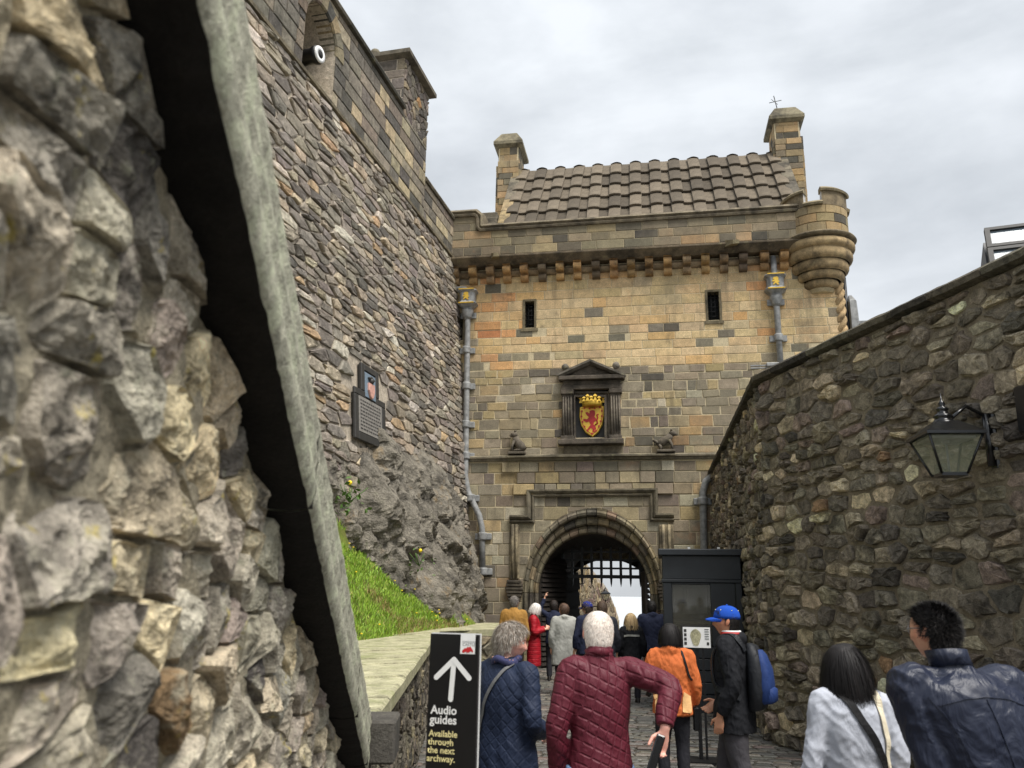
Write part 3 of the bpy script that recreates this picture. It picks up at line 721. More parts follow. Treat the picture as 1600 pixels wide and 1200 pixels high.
for (v, r, h) in ((9.22, .42, .12), (9.42, .56, .13), (9.64, .68, .15), (9.9, .79, .16), (10.14, .86, .12)):
    mb = MB(); mb.lathe([(r - .3, v - h), (r - .08, v - h)] + [(r - .08 + .1 * math.sin(a), v - h * math.cos(a)) for a in [k * math.pi / 8 for k in range(9)]] + [(r - .3, v + h)], tc, 40, c=srgb(164, 142, 106)); mb.build('turret_corbel_ring', M['trim'], gate)
mb = MB(); mb.lathe([(.6, 10.26), (.86, 10.28), (.93, 10.33), (.9, 10.38), (.78, 10.43), (.6, 10.44)], tc, 40, c=srgb(120, 108, 86)); mb.build('turret_string', M['trim'], gate)
base = math.atan2((CAM - tc).y, (CAM - tc).x)
for (a0, a1, z1) in ((-1.5, -.3, 11.52), (-.3, .24, 11.16), (.24, 1.5, 11.52), (1.5, 4.78, 11.16)):
    a0, a1 = base + a0, base + a1
    mb = MB(); mb.lathe([(.6, 11.1), (.765, 11.1), (.765, z1 - .06), (.6, z1 - .06), (.6, 11.1)], tc, 10, a0 + .01, a1 - .01, srgb(128, 114, 90), smooth=False)
    for a in (a0 + .01, a1 - .01):
        d = Vector((math.cos(a), math.sin(a), 0)); quad(mb, *[tc + d * r + Z3 * z for r, z in ((.6, 11.1), (.765, 11.1), (.765, z1 - .06), (.6, z1 - .06))])
    mb.build('merlon' if z1 > 11.3 else 'crenel_sill', M['trim'], gate)
    mb = MB(); rings = []
    for k in range(11):
        a = a0 - .02 + (a1 - a0 + .04) * k / 10; d = Vector((math.cos(a), math.sin(a), 0)); rings.append([tc + d * r + Z3 * z for r, z in ((.54, z1 - .06), (.82, z1 - .06), (.84, z1 - .01), (.76, z1 + .06), (.56, z1 + .06))])
    mb.loft(rings, srgb(140, 128, 102), smooth=False); mb.build('merlon_coping', M['trim'], gate)
# twisted shaft and fittings on the corner beyond the turret
mb = MB(); cpt = fm(7.46, 0, -.08)
for st in range(3):
    mb.tube([cpt + Z3 * (7.2 + .05 * k) + Vector((math.cos(k * .45 + st * 2.09), math.sin(k * .45 + st * 2.09), 0)) * .07 for k in range(42)], .075, 6, srgb(176, 150, 112))
mb.build('twisted_shaft', M['trim'], gate)
mb = MB(); p0 = fm(7.66, 0, -.3)
mb.tube([p0 + Z3 * 7.0, p0 + Z3 * 9.5], .05, 8); mb.tube([p0 + Z3 * 9.5, p0 + Z3 * 9.62 - FD * .2], .05, 8)
tag(mb.build('soil_pipe', M['iron']), 'black pipe on the right corner of the gatehouse below the turret', 'pipe')
mb = MB(); p1 = fm(7.72, 8.5, -.25)
mb.loft([[p1 + FD * (x * q) + FN * (y * q) + Z3 * z for x, y in ((0, -.1), (.16, -.1), (.2, 0), (.16, .1), (0, .1))] for z, q in ((-.7, .7), (-.1, 1), (.35, .9), (.5, .4))], c_md, smooth=False)
mb.box(frame(p1, FD, FN, Z3), .1, .45, -.04, .04, -.25, -.17)
tag(mb.build('wall_fixture', M['lead']), 'grey metal fixture with arm on the side wall under the turret', 'fixture')

# ---- framed coat of arms
aed = gate
def fpoly(pts, w): return [F(x, y, w) for x, y in pts]
ac = srgb(96, 88, 78)
ua0, ua1 = F(879, 640)[0], F(971, 640)[0]; va = lambda y: F(925, y)[1]
def abox(name, x0, x1, y0, y1, w0, w1, col=ac, bev=.012):
    mb = MB(); mb.box(fm, F(x0, (y0 + y1) / 2)[0], F(x1, (y0 + y1) / 2)[0], va(y1), va(y0), w0, w1, col, bev); return mb.build(name, M['trim'], gate)
abox('niche_sill', 873, 975, 688, 696, -.02, .26); abox('niche_base_block', 881, 974, 697, 711, -.02, .06, srgb(120, 110, 92))
for x0, x1 in ((879, 895), (954, 970)):
    abox('niche_pilaster', x0, x1, 616, 688, -.02, .12)
    mb = MB(); n = 4
    for k in range(n):
        u = F(x0 + (x1 - x0) * (k + .5) / n, 650)[0]; mb.tube([fm(u, va(683), .13), fm(u, va(621), .13)], .02, 6, srgb(110, 102, 90))
    mb.build('fluting', M['trim'], gate)
    abox('niche_capital', x0 - 2, x1 + 2, 610, 617, -.02, .18); abox('niche_plinth', x0 - 2, x1 + 2, 682, 688, -.02, .18)
abox('niche_architrave', 878, 972, 603, 610, -.02, .16); abox('niche_frieze', 880, 970, 596, 603, -.02, .12); abox('niche_cornice', 874, 976, 590, 596, -.02, .27)
ap = fpoly([(874, 590), (975, 590), (923, 568)], 0)
mb = MB(); mb.prism([(ap[0][0] + .12, ap[0][1]), (ap[1][0] - .12, ap[1][1]), (ap[2][0], ap[2][1] - .06)], fm, -.02, .08, ac); mb.build('pediment', M['trim'], gate)
sweep_uv([(ap[0][0] - .02, ap[0][1] - .02), (ap[2][0], ap[2][1] - .01), (ap[1][0] + .02, ap[1][1] - .02)], [(-.02, -.05), (.2, -.05), (.28, 0), (.28, .05), (-.02, .07)], 'pediment_moulding', srgb(112, 106, 96))
for x, y in ((884, 576), (963, 573)):
    u, v = F(x, y); mb = MB(); mb.sphere(fm(u, v, .12), .095, 12, 8, srgb(118, 112, 102)); mb.lathe([(.07, -.16), (.04, -.1), (.04, -.06)], fm(u, v, .12), 8, c=ac); mb.build('ball_finial', M['trim'], gate)
sweep_uv(fpoly([(948, 690), (948, 618), (896, 618), (896, 690)], 0), [(-.3, -.1), (.05, -.1), (.08, -.05), (.03, -.02), (.09, .02), (.09, .05), (-.3, .06)], 'niche_frame', ac)
mb = MB(); quad(mb, *[fm(u, v, -.14) for u, v in rect(.9, 1.8, 5.4, 6.85)]); mb.build('niche_back', M['slate'], gate)
sh = fpoly([(906, 636), (914, 634), (925, 637), (936, 633), (944, 634), (944, 651), (941, 664), (935, 675), (926, 683), (915, 676), (908, 665), (905, 651)], -.05)
mb = MB(); mb.prism(sh, fm, -.13, -.04, None, .02); shield = mb.build('shield', M['gold'], gate)
def crop8(pts): return [(700 + x / 3.75, 440 + y / 3.75) for x, y in pts]
lion = crop8([(830, 758), (846, 752), (860, 757), (864, 775), (858, 793), (867, 800), (869, 815), (857, 821), (852, 838), (864, 845), (868, 862), (858, 870), (863, 884), (846, 881), (848, 866), (838, 857), (822, 872), (814, 868), (828, 850), (836, 838), (826, 820), (812, 826), (792, 814), (794, 803), (815, 807), (825, 795), (812, 782), (804, 768), (816, 764), (828, 773)])
def flat(pts, w, mat, name, parent, th=.012):
    """thin raised shape, triangulated from an outline given on the facade"""
    P = fpoly(pts, w); bm = bmesh.new(); vs_ = [bm.verts.new(fm(u, v, w) - ORG[parent.name]) for u, v in P]; f_ = bm.faces.new(vs_); r_ = bmesh.ops.extrude_face_region(bm, geom=[f_])
    for g_ in r_['geom']:
        if isinstance(g_, bmesh.types.BMVert): g_.co += FN * th
    bmesh.ops.triangulate(bm, faces=bm.faces); bmesh.ops.recalc_face_normals(bm, faces=bm.faces)
    me = bpy.data.meshes.new(name); bm.to_mesh(me); bm.free(); me.materials.append(mat); o = bpy.data.objects.new(name, me); COL.objects.link(o); o.parent = parent; ORG[o.name] = ORG[parent.name]; return o
flat(lion, -.04, M['gules'], 'lion_emblem', shield)
mb = MB(); tl_ = crop8([(862, 840), (876, 830), (872, 812), (878, 796), (872, 782), (882, 776)]); mb.tube([fm(*F(x, y, -.03), -.03) for x, y in tl_], .02, 5)
mb.build('lion_tail', M['gules'], shield)
mb = MB(); cxs, cys = sum(p[0] for p in sh) / len(sh), sum(p[1] for p in sh) / len(sh)
for i, p in enumerate(resample(sh, 30)):
    q = (cxs + (p[0] - cxs) * .82, cys + (p[1] - cys) * .84)
    if i % 2: mb.box(frame(fm(q[0], q[1], -.035), FD, Z3, FN), -.022, .022, -.022, .022, 0, .012)
mb.tube([fm(cxs + (p[0] - cxs) * .84, cys + (p[1] - cys) * .86, -.035) for p in resample(sh, 40)], .007, 4)
mb.build('tressure', M['gules'], shield)
mb = MB(); u0, u1 = F(907, 632, .0)[0], F(943, 632, .0)[0]; cu0 = (u0 + u1) / 2; rr = (u1 - u0) / 2
mb.lathe([(rr * .82, 0), (rr * .86, .04), (rr * .88, .06), (rr * .9, .12)], fm(cu0, va(635) , -.04), 20, c=(.5, .5, .5), Y=FN, X=FD)
for k in range(7):
    q = -1 + 2 * k / 6; pu = cu0 + q * rr * .98; pw = -.04 + math.sqrt(max(0, 1 - q * q)) * .25; hh = .12 if k % 2 else .17
    mb.loft([[fm(pu + a * s, va(635) + .1 + z, pw + b * s) for a, b in ((-1, -.4), (1, -.4), (1, .4), (-1, .4))] for s, z in ((.045, 0), (.02, hh * .5), (.05, hh * .7), (.015, hh))], None, smooth=False)
mb.sphere(fm(cu0, va(622), -.02), .03, 8, 5)
mb.build('crown', M['gold'], shield)
# carved beasts on the string course
for i, (x, y0, y1, fl) in enumerate(((808, 708, 674, -1), (1041, 712, 668, 1))):
    u, v = F(x, y0, .1); h = F(x, y1, .1)[1] - v; mb = MB(); O = fm(u, 5.085, .12); fr = frame(O, FD * fl, FN, Z3)
    c0 = srgb(104, 96, 84)
    mb.box(fr, -.22, .22, -.1, .1, 0, .06, c0, .01)
    if i == 0: sp = [(-.16, .1, .1), (-.1, .2, .12), (0, .32, .1), (.04, .43, .08)]; hd = (.08, .5); legs = [((.06, .34), (.12, .06)), ((-.14, .12), (.08, .08))]
    else: sp = [(-.2, .16, .08), (-.08, .26, .1), (.06, .34, .1), (.12, .42, .08)]; hd = (.17, .46); legs = [((.08, .3), (.14, .06)), ((-.16, .18), (-.14, .06)), ((-.2, .2), (-.3, .3))]
    mb.tube([fr(x_, 0, z_) for x_, z_, r_ in sp], [r_ for x_, z_, r_ in sp], 8, c0)
    mb.sphere(fr(hd[0], 0, hd[1]), .085, 9, 6, c0, (1.1, .8, .9)); mb.sphere(fr(hd[0] + .07, 0, hd[1] - .02), .045, 8, 5, c0)
    for e_ in (-.04, .04): mb.sphere(fr(hd[0] - .03, e_, hd[1] + .085), .025, 6, 4, c0)
    for (a, b) in legs:
        for e_ in (-.06, .06): mb.tube([fr(a[0], e_, a[1]), fr((a[0] + b[0]) / 2 + .03, e_, (a[1] + b[1]) / 2), fr(b[0], e_, b[1])], [.04, .033, .03], 6, c0)
    tag(mb.build('carved_beast', M['trim']), ('weathered seated stone beast on the ledge left of the coat of arms', 'weathered stone lion statue on the ledge right of the coat of arms')[i], 'statue')

# portcullis and gates
pw = -2.0; pcx = root('portcullis', fm(UC, 2.1, pw), 'raised black iron portcullis with spikes hanging inside the archway', 'portcullis')
bars_u = [F(740 + x / 3.43, 890, pw)[0] for x in (685 - 52 * k for k in range(-5, 7))]
zb = F(940, 901, pw)[1]; dz = .21
for u in bars_u:
    if abs(u - UC) > RX + .05: continue
    mb = MB(); mb.box(frame(fm(u, 0, pw), FD, FN, Z3), -.035, .035, -.03, .03, zb - .05, 2.95); 
    mb.loft([[fm(u + a * s, z, pw + b * s) for a, b in ((-1, -1), (1, -1), (1, 1), (-1, 1))] for s, z in ((.03, zb - .05), (.022, zb - .16), (.003, zb - .26))], None, smooth=False)
    mb.build('upright_bar', M['iron'], pcx)
for k in range(4):
    mb = MB(); mb.box(frame(fm(UC, zb + dz * k, pw + .035), FD, FN, Z3), -RX - .03, RX + .03, -.02, .02, -.045 if k == 0 else -.025, .045 if k == 0 else .025); mb.build('cross_bar', M['iron'], pcx)
def leaf(u0, w0, u1, w1, h, name, lab, nb):
    A = fm(u0, 0, w0); B = fm(u1, 0, w1); X = (B - A).normalized(); Y = Z3.cross(X).normalized(); Lg = (B - A).length
    if Y.dot(FD) < 0: Y = -Y
    r_ = root(name, A, lab, 'gate'); fr = frame(A, X, Y, Z3)
    mb = MB(); mb.box(fr, 0, Lg, -.06, 0, .02, h); mb.build('leaf_panel', M['timber'], r_)
    for k in range(nb):
        z = .06 + (h - .1) * k / nb; mb = MB(); mb.loft([[fr(x, y, zz) for y, zz in ((.001, z), (.06, z + .01), (.03, z + (h / nb) * .8), (.001, z + (h / nb) * .82))] for x in (.02, Lg - .02)], None, smooth=False); mb.build('board', M['timber'], r_)
    return r_
leaf(.05, -.3, .5, -1.8, 2.62, 'gate_leaf', 'dark timber gate leaf with horizontal boards, folded back inside the arch on the left', 22)
leaf(.12, -2.6, .62, -4.2, 2.35, 'gate_leaf', 'brown timber inner gate leaf standing open behind the portcullis on the left', 5)
leaf(2.62, -.3, 2.5, -1.7, 2.3, 'gate_leaf', 'dark timber gate leaf folded back against the right side of the passage', 18)

# rainwater pipes
def downpipe(pts, r, label, hopper=None, brackets=(), extra=None):
    r_ = root('downpipe', pts[-1], label, 'pipe')
    mb = MB(); mb.tube(pts, r, 10); mb.build('pipe', M['lead'], r_, smooth=True)
    for P in brackets:
        mb = MB(); mb.lathe([(r * 1.35, -.09), (r * 1.45, -.06), (r * 1.3, 0), (r * 1.45, .06), (r * 1.35, .09)], P, 10); mb.box(frame(P, FD, FN, Z3), -.21, .21, -.12, -.06, -.08, .08, bev=.015); mb.build('pipe_bracket', M['lead'], r_)
    if hopper:
        mb = MB(); fr = frame(hopper, FD, FN, Z3)
        def rg(hw, d, z): return [fr(x, y, z) for x, y in ((-hw, -.12), (-hw, d * .5), (-hw * .62, d), (hw * .62, d), (hw, d * .5), (hw, -.12))]
        mb.loft([rg(.12, .06, -.34), rg(.14, .1, -.28), rg(.24, .2, -.2), rg(.26, .22, -.17), rg(.2, .18, -.12), rg(.2, .18, .12), rg(.26, .23, .17), rg(.25, .22, .2)], None, smooth=False)
        h_ = mb.build('hopper_head', M['lead'], r_)
        mb = MB(); mb.lathe([(.085, -.6), (.12, -.5), (.16, -.38), (.14, -.3)], hopper + FN * .0, 12); mb.build('hopper_funnel', M['lead'], r_)
        ln = [(-.05, .1), (.03, .11), (.06, .07), (.05, .02), (.08, -.02), (.04, -.05), (.07, -.1), (.02, -.1), (-.01, -.05), (-.06, -.1), (-.08, -.08), (-.03, -.01), (-.09, -.02), (-.09, .02), (-.03, .03), (-.08, .06)]
        bm = bmesh.new(); vv = [bm.verts.new(fr(x, .187, z) - ORG[r_.name]) for x, z in ln]; f_ = bm.faces.new(vv); ex = bmesh.ops.extrude_face_region(bm, geom=[f_])
        for g_ in ex['geom']:
            if isinstance(g_, bmesh.types.BMVert): g_.co += FN * .015
        bmesh.ops.triangulate(bm, faces=bm.faces); bmesh.ops.recalc_face_normals(bm, faces=bm.faces)
        me = bpy.data.meshes.new('lion_emblem'); bm.to_mesh(me); bm.free(); me.materials.append(M['gold']); lo_ = bpy.data.objects.new('lion_emblem', me); COL.objects.link(lo_); lo_.parent = h_
        for z in (-.19, .185):
            mb = MB(); mb.box(fr, -.2, .2, .19, .235, z - .012, z + .012); mb.build('gilt_band', M['gold'], h_)
    return r_
W2 = .13
hp = fm(*F(731, 466, W2), W2)
p = [fm(hp_u, v, W2) for hp_u, v in ((F(731, 480, W2)[0], F(731, 480, W2)[1]), F(728, 690, W2), F(727, 745, W2), F(731, 768, W2), F(749, 806, W2), F(753, 825, W2), F(754, 895, W2))]
downpipe([hp + Z3 * .1] + p, .075, 'long grey downpipe with gilded hopper at the left of the gatehouse, kinked near its foot', hp, [fm(*F(x, y, W2), W2) for x, y in ((731, 492), (729, 547), (729, 603), (728, 663), (727.5, 712), (735, 778), (754, 838), (755, 893))])
hp2 = fm(*F(1211, 443, W2), W2)
mb_p = [fm(F(1211, 443, W2)[0], v, W2) for v in (8.9, 6.2)]
downpipe([fm(F(1211, 443, W2)[0], 10.0, .1), hp2] + mb_p, .075, 'grey downpipe with gilded hopper at the right of the gatehouse', hp2, [fm(F(1211, 443, W2)[0], F(1213, y, W2)[1], W2) for y in (471, 528)])
q = [F(1140, 728, W2), F(1120, 738, W2), F(1103, 752, W2), F(1098, 770, W2), F(1100, 850, W2), F(1101, 900, W2)]
downpipe([fm(u, v, W2) for u, v in q], .085, 'short grey downpipe bending from behind the right wall down to the kiosk', None, [fm(*F(1098, 783, W2), W2)])
mb = MB(); pp_ = fm(-2.3, 9.55, .12); mb.tube([pp_, pp_ + FD * .35, pp_ + FD * .45 - Z3 * .08], .05, 8); tag(mb.build('branch_pipe', M['lead']), 'short grey branch pipe from the tall wall into the left hopper', 'pipe')
mb = MB(); lp = fm(F(1190, 576, .6)[0], F(1190, 576, .6)[1], .6)
for dz_ in (0, .06): mb.box(frame(lp, FD, FN, Z3), -.25, .25, -.03, .03, dz_, dz_ + .03)
mb.box(frame(lp, FD, FN, Z3), .1, .4, -.12, .12, .02, .12, bev=.02)
tag(mb.build('floodlight_fitting', M['lead']), 'small pale metal fitting at the foot of the right downpipe', 'fixture')
mb = MB(); lp = fm(*F(1128, 722, .3), .3); mb.box(frame(lp, FD, FN, Z3), -.1, .1, -.08, .08, -.09, .06, bev=.03); mb.box(frame(lp, FD, FN, Z3), -.02, .16, -.03, .03, -.2, -.08, bev=.01)
tag(mb.build('security_light', M['white']), 'small white lamp above the short downpipe by the right wall', 'lamp')

# ---- beyond the arch: rubble wall and its lamp
rng = random.Random(21)
bw = root('rubble_wall', (1.6, 30, 0), 'sunlit rubble wall curving down behind the archway', 'wall')
bp = [(1.9, 28.2), (2.35, 30.5), (3.1, 33.5), (4.2, 36.5), (4.9, 38.5)]
def bmp(u, v, w):
    k = min(int(u / 3), len(bp) - 2); t = u / 3 - k; a = Vector((*bp[k], 0)); b = Vector((*bp[k + 1], 0)); n = Vector(((b - a).y, -(b - a).x, 0)).normalized(); return a.lerp(b, t) + Z3 * v + n * w
def btop(u): return 3.6 - .02 * u - .018 * u * u
mb = MB()
for i in range(24):
    a, b = i * .5, i * .5 + .5; quad(mb, bmp(a, -.2, 0), bmp(b, -.2, 0), bmp(b, btop(b), 0), bmp(a, btop(a), 0)); quad(mb, bmp(a, btop(a), 0), bmp(b, btop(b), 0), bmp(b, btop(b), -.5), bmp(a, btop(a), -.5)); quad(mb, bmp(a, -.2, -.5), bmp(b, -.2, -.5), bmp(b, btop(b), -.5), bmp(a, btop(a), -.5))
quad(mb, bmp(0, -.2, 0), bmp(0, -.2, -.5), bmp(0, 3.6, -.5), bmp(0, 3.6, 0))
bwall = mb.build('wall', M['rub_left_mortar'], bw)
pcs = []
for c in voronoi(rubble_seeds(rng, 0, 12, 0, 3.6, .22, .25, .5), rect(0, 12, 0, 3.6)):
    s_ = shrink(c, .012); A, cc = area_c(c)
    if s_ and A > .01 and max(p[1] - btop(p[0]) for p in s_) < 0: pcs.append(dict(poly=s_, col=pick(rng, [(3, (150, 136, 110)), (2, (128, 116, 98)), (1, (170, 150, 112)), (1, (120, 100, 90))])))
emit(pcs, lambda m_, pc: rough_stone(m_, pc['poly'], bmp, .02, .03, rng, pc['col'], 7), bmp, 'stone', 'stones_rest', M['rub_left'], bwall, 120, lambda x, y: 870 < x < 985 and 880 < y < 1000)
def lantern(r_, O, s, X, Y, withglass=True):
    fr = frame(O, X, Y, Z3)   # O = centre of the bottom plate
    H, b, t = .40 * s, .13 * s, .27 * s
    mb = MB(); mb.box(fr, -b, b, -b, b, -.02 * s, .015 * s); mb.build('bottom_plate', M['gloss_black'], r_)
    for sx, sy in ((-1, -1), (1, -1), (1, 1), (-1, 1)):
        mb = MB(); mb.tube([fr(sx * b, sy * b, 0), fr(sx * t, sy * t, H)], .014 * s, 6); mb.build('corner_post', M['gloss_black'], r_)
    for k in range(4):
        c4 = ((-1, -1), (1, -1), (1, 1), (-1, 1)); a_, b_ = c4[k], c4[(k + 1) % 4]
        mb = MB(); quad(mb, fr(a_[0] * b, a_[1] * b, .01), fr(b_[0] * b, b_[1] * b, .01), fr(b_[0] * t, b_[1] * t, H), fr(a_[0] * t, a_[1] * t, H)); mb.build('pane', M['glass'], r_)
    mb = MB(); mb.loft([[fr(x * q, y * q, z) for x, y in ((-1, -1), (1, -1), (1, 1), (-1, 1))] for q, z in ((t * .98, H - .01), (t * 1.12, H), (t * 1.12, H + .03 * s), (t * .95, H + .06 * s), (t * .42, H + .17 * s))], None, smooth=False); mb.build('canopy', M['gloss_black'], r_)
    mb = MB(); mb.lathe([(q * s * .85, H + .05 * s + z * s * .66) for q, z in ((.15, .15), (.15, .18), (.12, .2), (.1, .25), (.12, .27), (.11, .3), (.07, .33), (.06, .38), (.08, .4), (.06, .43), (.03, .45), (.045, .49), (.03, .53), (.012, .56), (.006, .68))], O, 14); mb.build('finial', M['gloss_black'], r_, smooth=True)
    mb = MB(); mb.box(fr, -t * .8, t * .8, -t * .8, t * .8, H - .035 * s, H - .012 * s); mb.lathe([(.05 * s, H - .06 * s), (.05 * s, H - .03 * s)], O, 10); mb.build('lamp_plate', M['lead'], r_)
    mb = MB(); mb.tube([fr(0, 0, 0), fr(0, 0, H - .05)], .012 * s, 6); mb.build('lamp_stem', M['lead'], r_)
lo = at(946, 938, 33.5); r_ = root('lantern', lo, 'small black street lantern beyond the arch, against the sky', 'lantern')
lantern(r_, lo, .62, Vector((1, 0, 0)), Vector((0, 1, 0)))
mb = MB(); mb.tube([lo, lo - Z3 * .3, lo - Z3 * .9 - Vector((.1, 0, 0))], .03, 6); mb.tube([lo - Z3 * .2, lo - Z3 * .25 - Vector((.5, 0, 0))], .02, 6); mb.build('bracket', M['gloss_black'], r_)
# ================================================================ TALL WALL ON THE LEFT
rng = random.Random(31)
S0, S1 = -15.0, .6
tall = root('battery_wall', wm(-6, 0, 0), 'tall battered rubble wall with ashlar parapet and gun opening on the left', 'wall')
EM = (-8.72, -7.55, 10.5, 11.65); EMC = ((EM[0] + EM[1]) / 2, 11.4); EMR = (EM[1] - EM[0]) / 2
PTOP = 12.36; SP0, SP1 = -4.2, -2.6; LTOP = 11.4
mb = MB(); WMo = -.02
def wq(a, b, c, d, w=WMo): quad(mb, wm(a, c, w), wm(b, c, w), wm(b, d, w), wm(a, d, w))
wq(S0, S1, -.2, ZS)
for r in rects_minus((S0, SP1, ZS, PTOP), [(EM[0], EM[1], ZS, EMC[1] + EMR)]): wq(*r)
prev = None
for k in range(17):
    t = math.pi * k / 16; eu, ev = EMC[0] + EMR * math.cos(t), EMC[1] + EMR * math.sin(t); sc_ = min(1 / max(abs(math.cos(t)), 1e-6), 1 / max(math.sin(t), 1e-6))
    cur = [mb.vert(wm(eu, ev, WMo)), mb.vert(wm(EMC[0] + EMR * math.cos(t) * sc_, EMC[1] + EMR * math.sin(t) * sc_, WMo)), mb.vert(wm(eu, ev, -1.4))]
    if prev: mb.face(prev[0], cur[0], cur[1], prev[1]); mb.face(prev[0], prev[2], cur[2], cur[0])
    prev = cur
for u in (EM[0], EM[1]): quad(mb, wm(u, ZS, 0), wm(u, EMC[1], 0), wm(u, EMC[1], -1.4), wm(u, ZS, -1.4))
wq(EM[0] - .1, EM[1] + .1, ZS, 12.4, -1.4)
wq(SP1, S1, ZS, LTOP)
quad(mb, wm(S0, PTOP, WMo), wm(SP1, PTOP, WMo), wm(SP1, PTOP, -1.5), wm(S0, PTOP, -1.5)); quad(mb, wm(S0, 0, -1.5), wm(S1, 0, -1.5), wm(S1, LTOP, -1.5), wm(S0, LTOP, -1.5))
quad(mb, wm(S0, LTOP, -1.5), wm(SP1, LTOP, -1.5), wm(SP1, PTOP, -1.5), wm(S0, PTOP, -1.5))
quad(mb, wm(SP1, LTOP - .1, WMo), wm(SP1, LTOP - .1, -1.5), wm(SP1, PTOP, -1.5), wm(SP1, PTOP, WMo)); quad(mb, wm(SP1, LTOP, WMo), wm(S1, LTOP, WMo), wm(S1, LTOP, -1.5), wm(SP1, LTOP, -1.5))
tw = mb.build('wall', M['rub_left_mortar'], tall)
PLQ = [Wb(541, 608), Wb(605, 578), Wb(605, 692), Wb(541, 672)]
pl_c = (sum(p[0] for p in PLQ) / 4, sum(p[1] for p in PLQ) / 4)
rubt = [(5, (122, 113, 101)), (4, (110, 102, 94)), (2, (116, 106, 100)), (3, (136, 124, 104)), (2, (92, 86, 80)), (1.6, (148, 132, 106)), (.6, (158, 126, 86)), (1.2, (160, 152, 138)), (.5, (84, 80, 76))]
pcs = []
for c in voronoi(rubble_seeds(rng, S0, S1, .8, ZS, .19, .22, .72, .25, .5), rect(S0, S1, .8, ZS - .05), .3):
    A, cc = area_c(c); s_ = shrink(c, rng.uniform(.008, .02))
    if not s_ or A < .006: continue
    if abs(cc[0] - pl_c[0]) < .78 and abs(cc[1] - pl_c[1]) < .75: continue
    q = pix(wm(cc[0], cc[1], 0))
    if not q: continue
    pcs.append(dict(poly=s_, col=pick(rng, rubt, 1.7, .16, .6), w=abs(rng.gauss(.014, .013)) + .006))
emit(pcs, lambda m_, pc: rough_stone(m_, pc['poly'], wm, .025, pc['w'], rng, pc['col'], 8), wm, 'rubble_stone', 'rubble_stones_rest', M['rub_left'], tw, 300, lambda x, y: x > 400 + max(0, y - 0) * .16 and y < 800)
asht = [(4, (118, 110, 94)), (3, (96, 91, 82)), (2, (142, 130, 104)), (2, (78, 75, 69)), (1, (158, 140, 108)), (1, (110, 98, 84))]
pcs = []
for (a, b, c, d) in courses(rng, S0, SP1, ZS + .05, PTOP, (.26, .36), .4, .95, .02, [(EM[0], EM[1], ZS, EM[3])]) + courses(rng, SP1, S1, ZS + .02, LTOP, (.26, .34), .4, .95, .016):
    mu, mv = (a + b) / 2, (c + d) / 2; poly = rect(a, b, c, d)
    if mv > EMC[1] and math.hypot(mu - EMC[0], mv - EMC[1]) < EMR + .5:
        dx, dy = mu - EMC[0], mv - EMC[1]; l = math.hypot(dx, dy) or 1; dx /= l; dy /= l; poly = clip(poly, -dx, -dy, -(dx * EMC[0] + dy * EMC[1] + EMR + .01))
    if len(poly) < 3 or area_c(poly)[0] < .02: continue
    pcs.append(dict(poly=poly, col=pick(rng, asht, 1.45, .14, .7)))
emit(pcs, lambda m_, pc: block(m_, pc['poly'], wm, .03, .012, rng, pc['col'], .014, .05), wm, 'ashlar_block', 'ashlar_blocks_rest', M['rub_left'], tw, 300, lambda x, y: x > 390)
def wsweep(path, prof, name, col, mat=None, parent=tall):
    m_ = MB(); m_.loft([[wm(s, z + dz, w) for w, dz in prof] for s, z in path], col, smooth=False); return m_.build(name, mat or M['trim'], parent)
wsweep([(S0, ZS), (EM[0], ZS), (EM[1], ZS), (S1, ZS)], [(-.05, -.05), (.05, -.04), (.06, .02), (0, .05), (-.05, .05)], 'string_course', srgb(124, 114, 94))
npc = 11
for k in range(npc):
    a = S0 + (SP0 - S0) * k / npc; b = S0 + (SP0 - S0) * (k + 1) / npc - .01
    wsweep([(a, PTOP), (b, PTOP)], [(-.5, 0), (.08, 0), (.1, .05), (.06, .13), (-.5, .2)], 'coping_stone', pick(rng, [(1, (104, 98, 86)), (1, (86, 82, 74))]))
for a, b in ((SP1, -1.3), (-1.28, S1)): wsweep([(a, LTOP), (b, LTOP)], [(-.4, 0), (.05, 0), (.07, .05), (.04, .12), (-.4, .16)], 'coping_stone', srgb(110, 103, 88))
# gun opening: sill, cheeks of dressed stone, cannon
m_ = MB(); m_.loft([[wm(s, z, w) for w, z in ((-1.3, ZS + .02), (-.03, ZS + .02), (-.05, ZS + .12), (-.55, 11.02), (-1.3, 11.05))] for s in (EM[0] + .01, EM[1] - .01)], srgb(148, 136, 108), smooth=False); m_.build('gun_sill', M['trim'], tall)
for k in range(9):
    t0, t1 = math.pi * k / 9 + .01, math.pi * (k + 1) / 9 - .01; m_ = MB()
    m_.loft([[wm(EMC[0] + (EMR + f_) * math.cos(t), EMC[1] + (EMR + f_) * math.sin(t), w) for f_, w in ((0, -.3), (0, .0), (.03, .03), (.3, .03), (.3, -.03))] for t in (t0, (t0 + t1) / 2, t1)], pick(rng, asht), smooth=False); m_.build('voussoir', M['rub_left'], tall)
cz = F(500, 85)[0]; cs, cz = Wp(500, 85, .15)
can = root('cannon', wm(cs, cz - .2, -.9), 'black cannon barrel poking out of the gun opening in the tall wall', 'cannon')
cax = (WN * 1.0 - WD * .12 - Z3 * .02).normalized(); cO = wm(cs, cz, .15) - cax * 1.0
cx_ = cax.cross(Z3).normalized(); cy_ = cx_.cross(cax)
m_ = MB(); m_.lathe([(.17, 0), (.165, .5), (.145, .55), (.135, .85), (.16, .9), (.165, .96), (.15, .985)], cO, 20, X=cx_, Y=cy_, A=cax); m_.build('barrel', M['iron'], can, smooth=True)
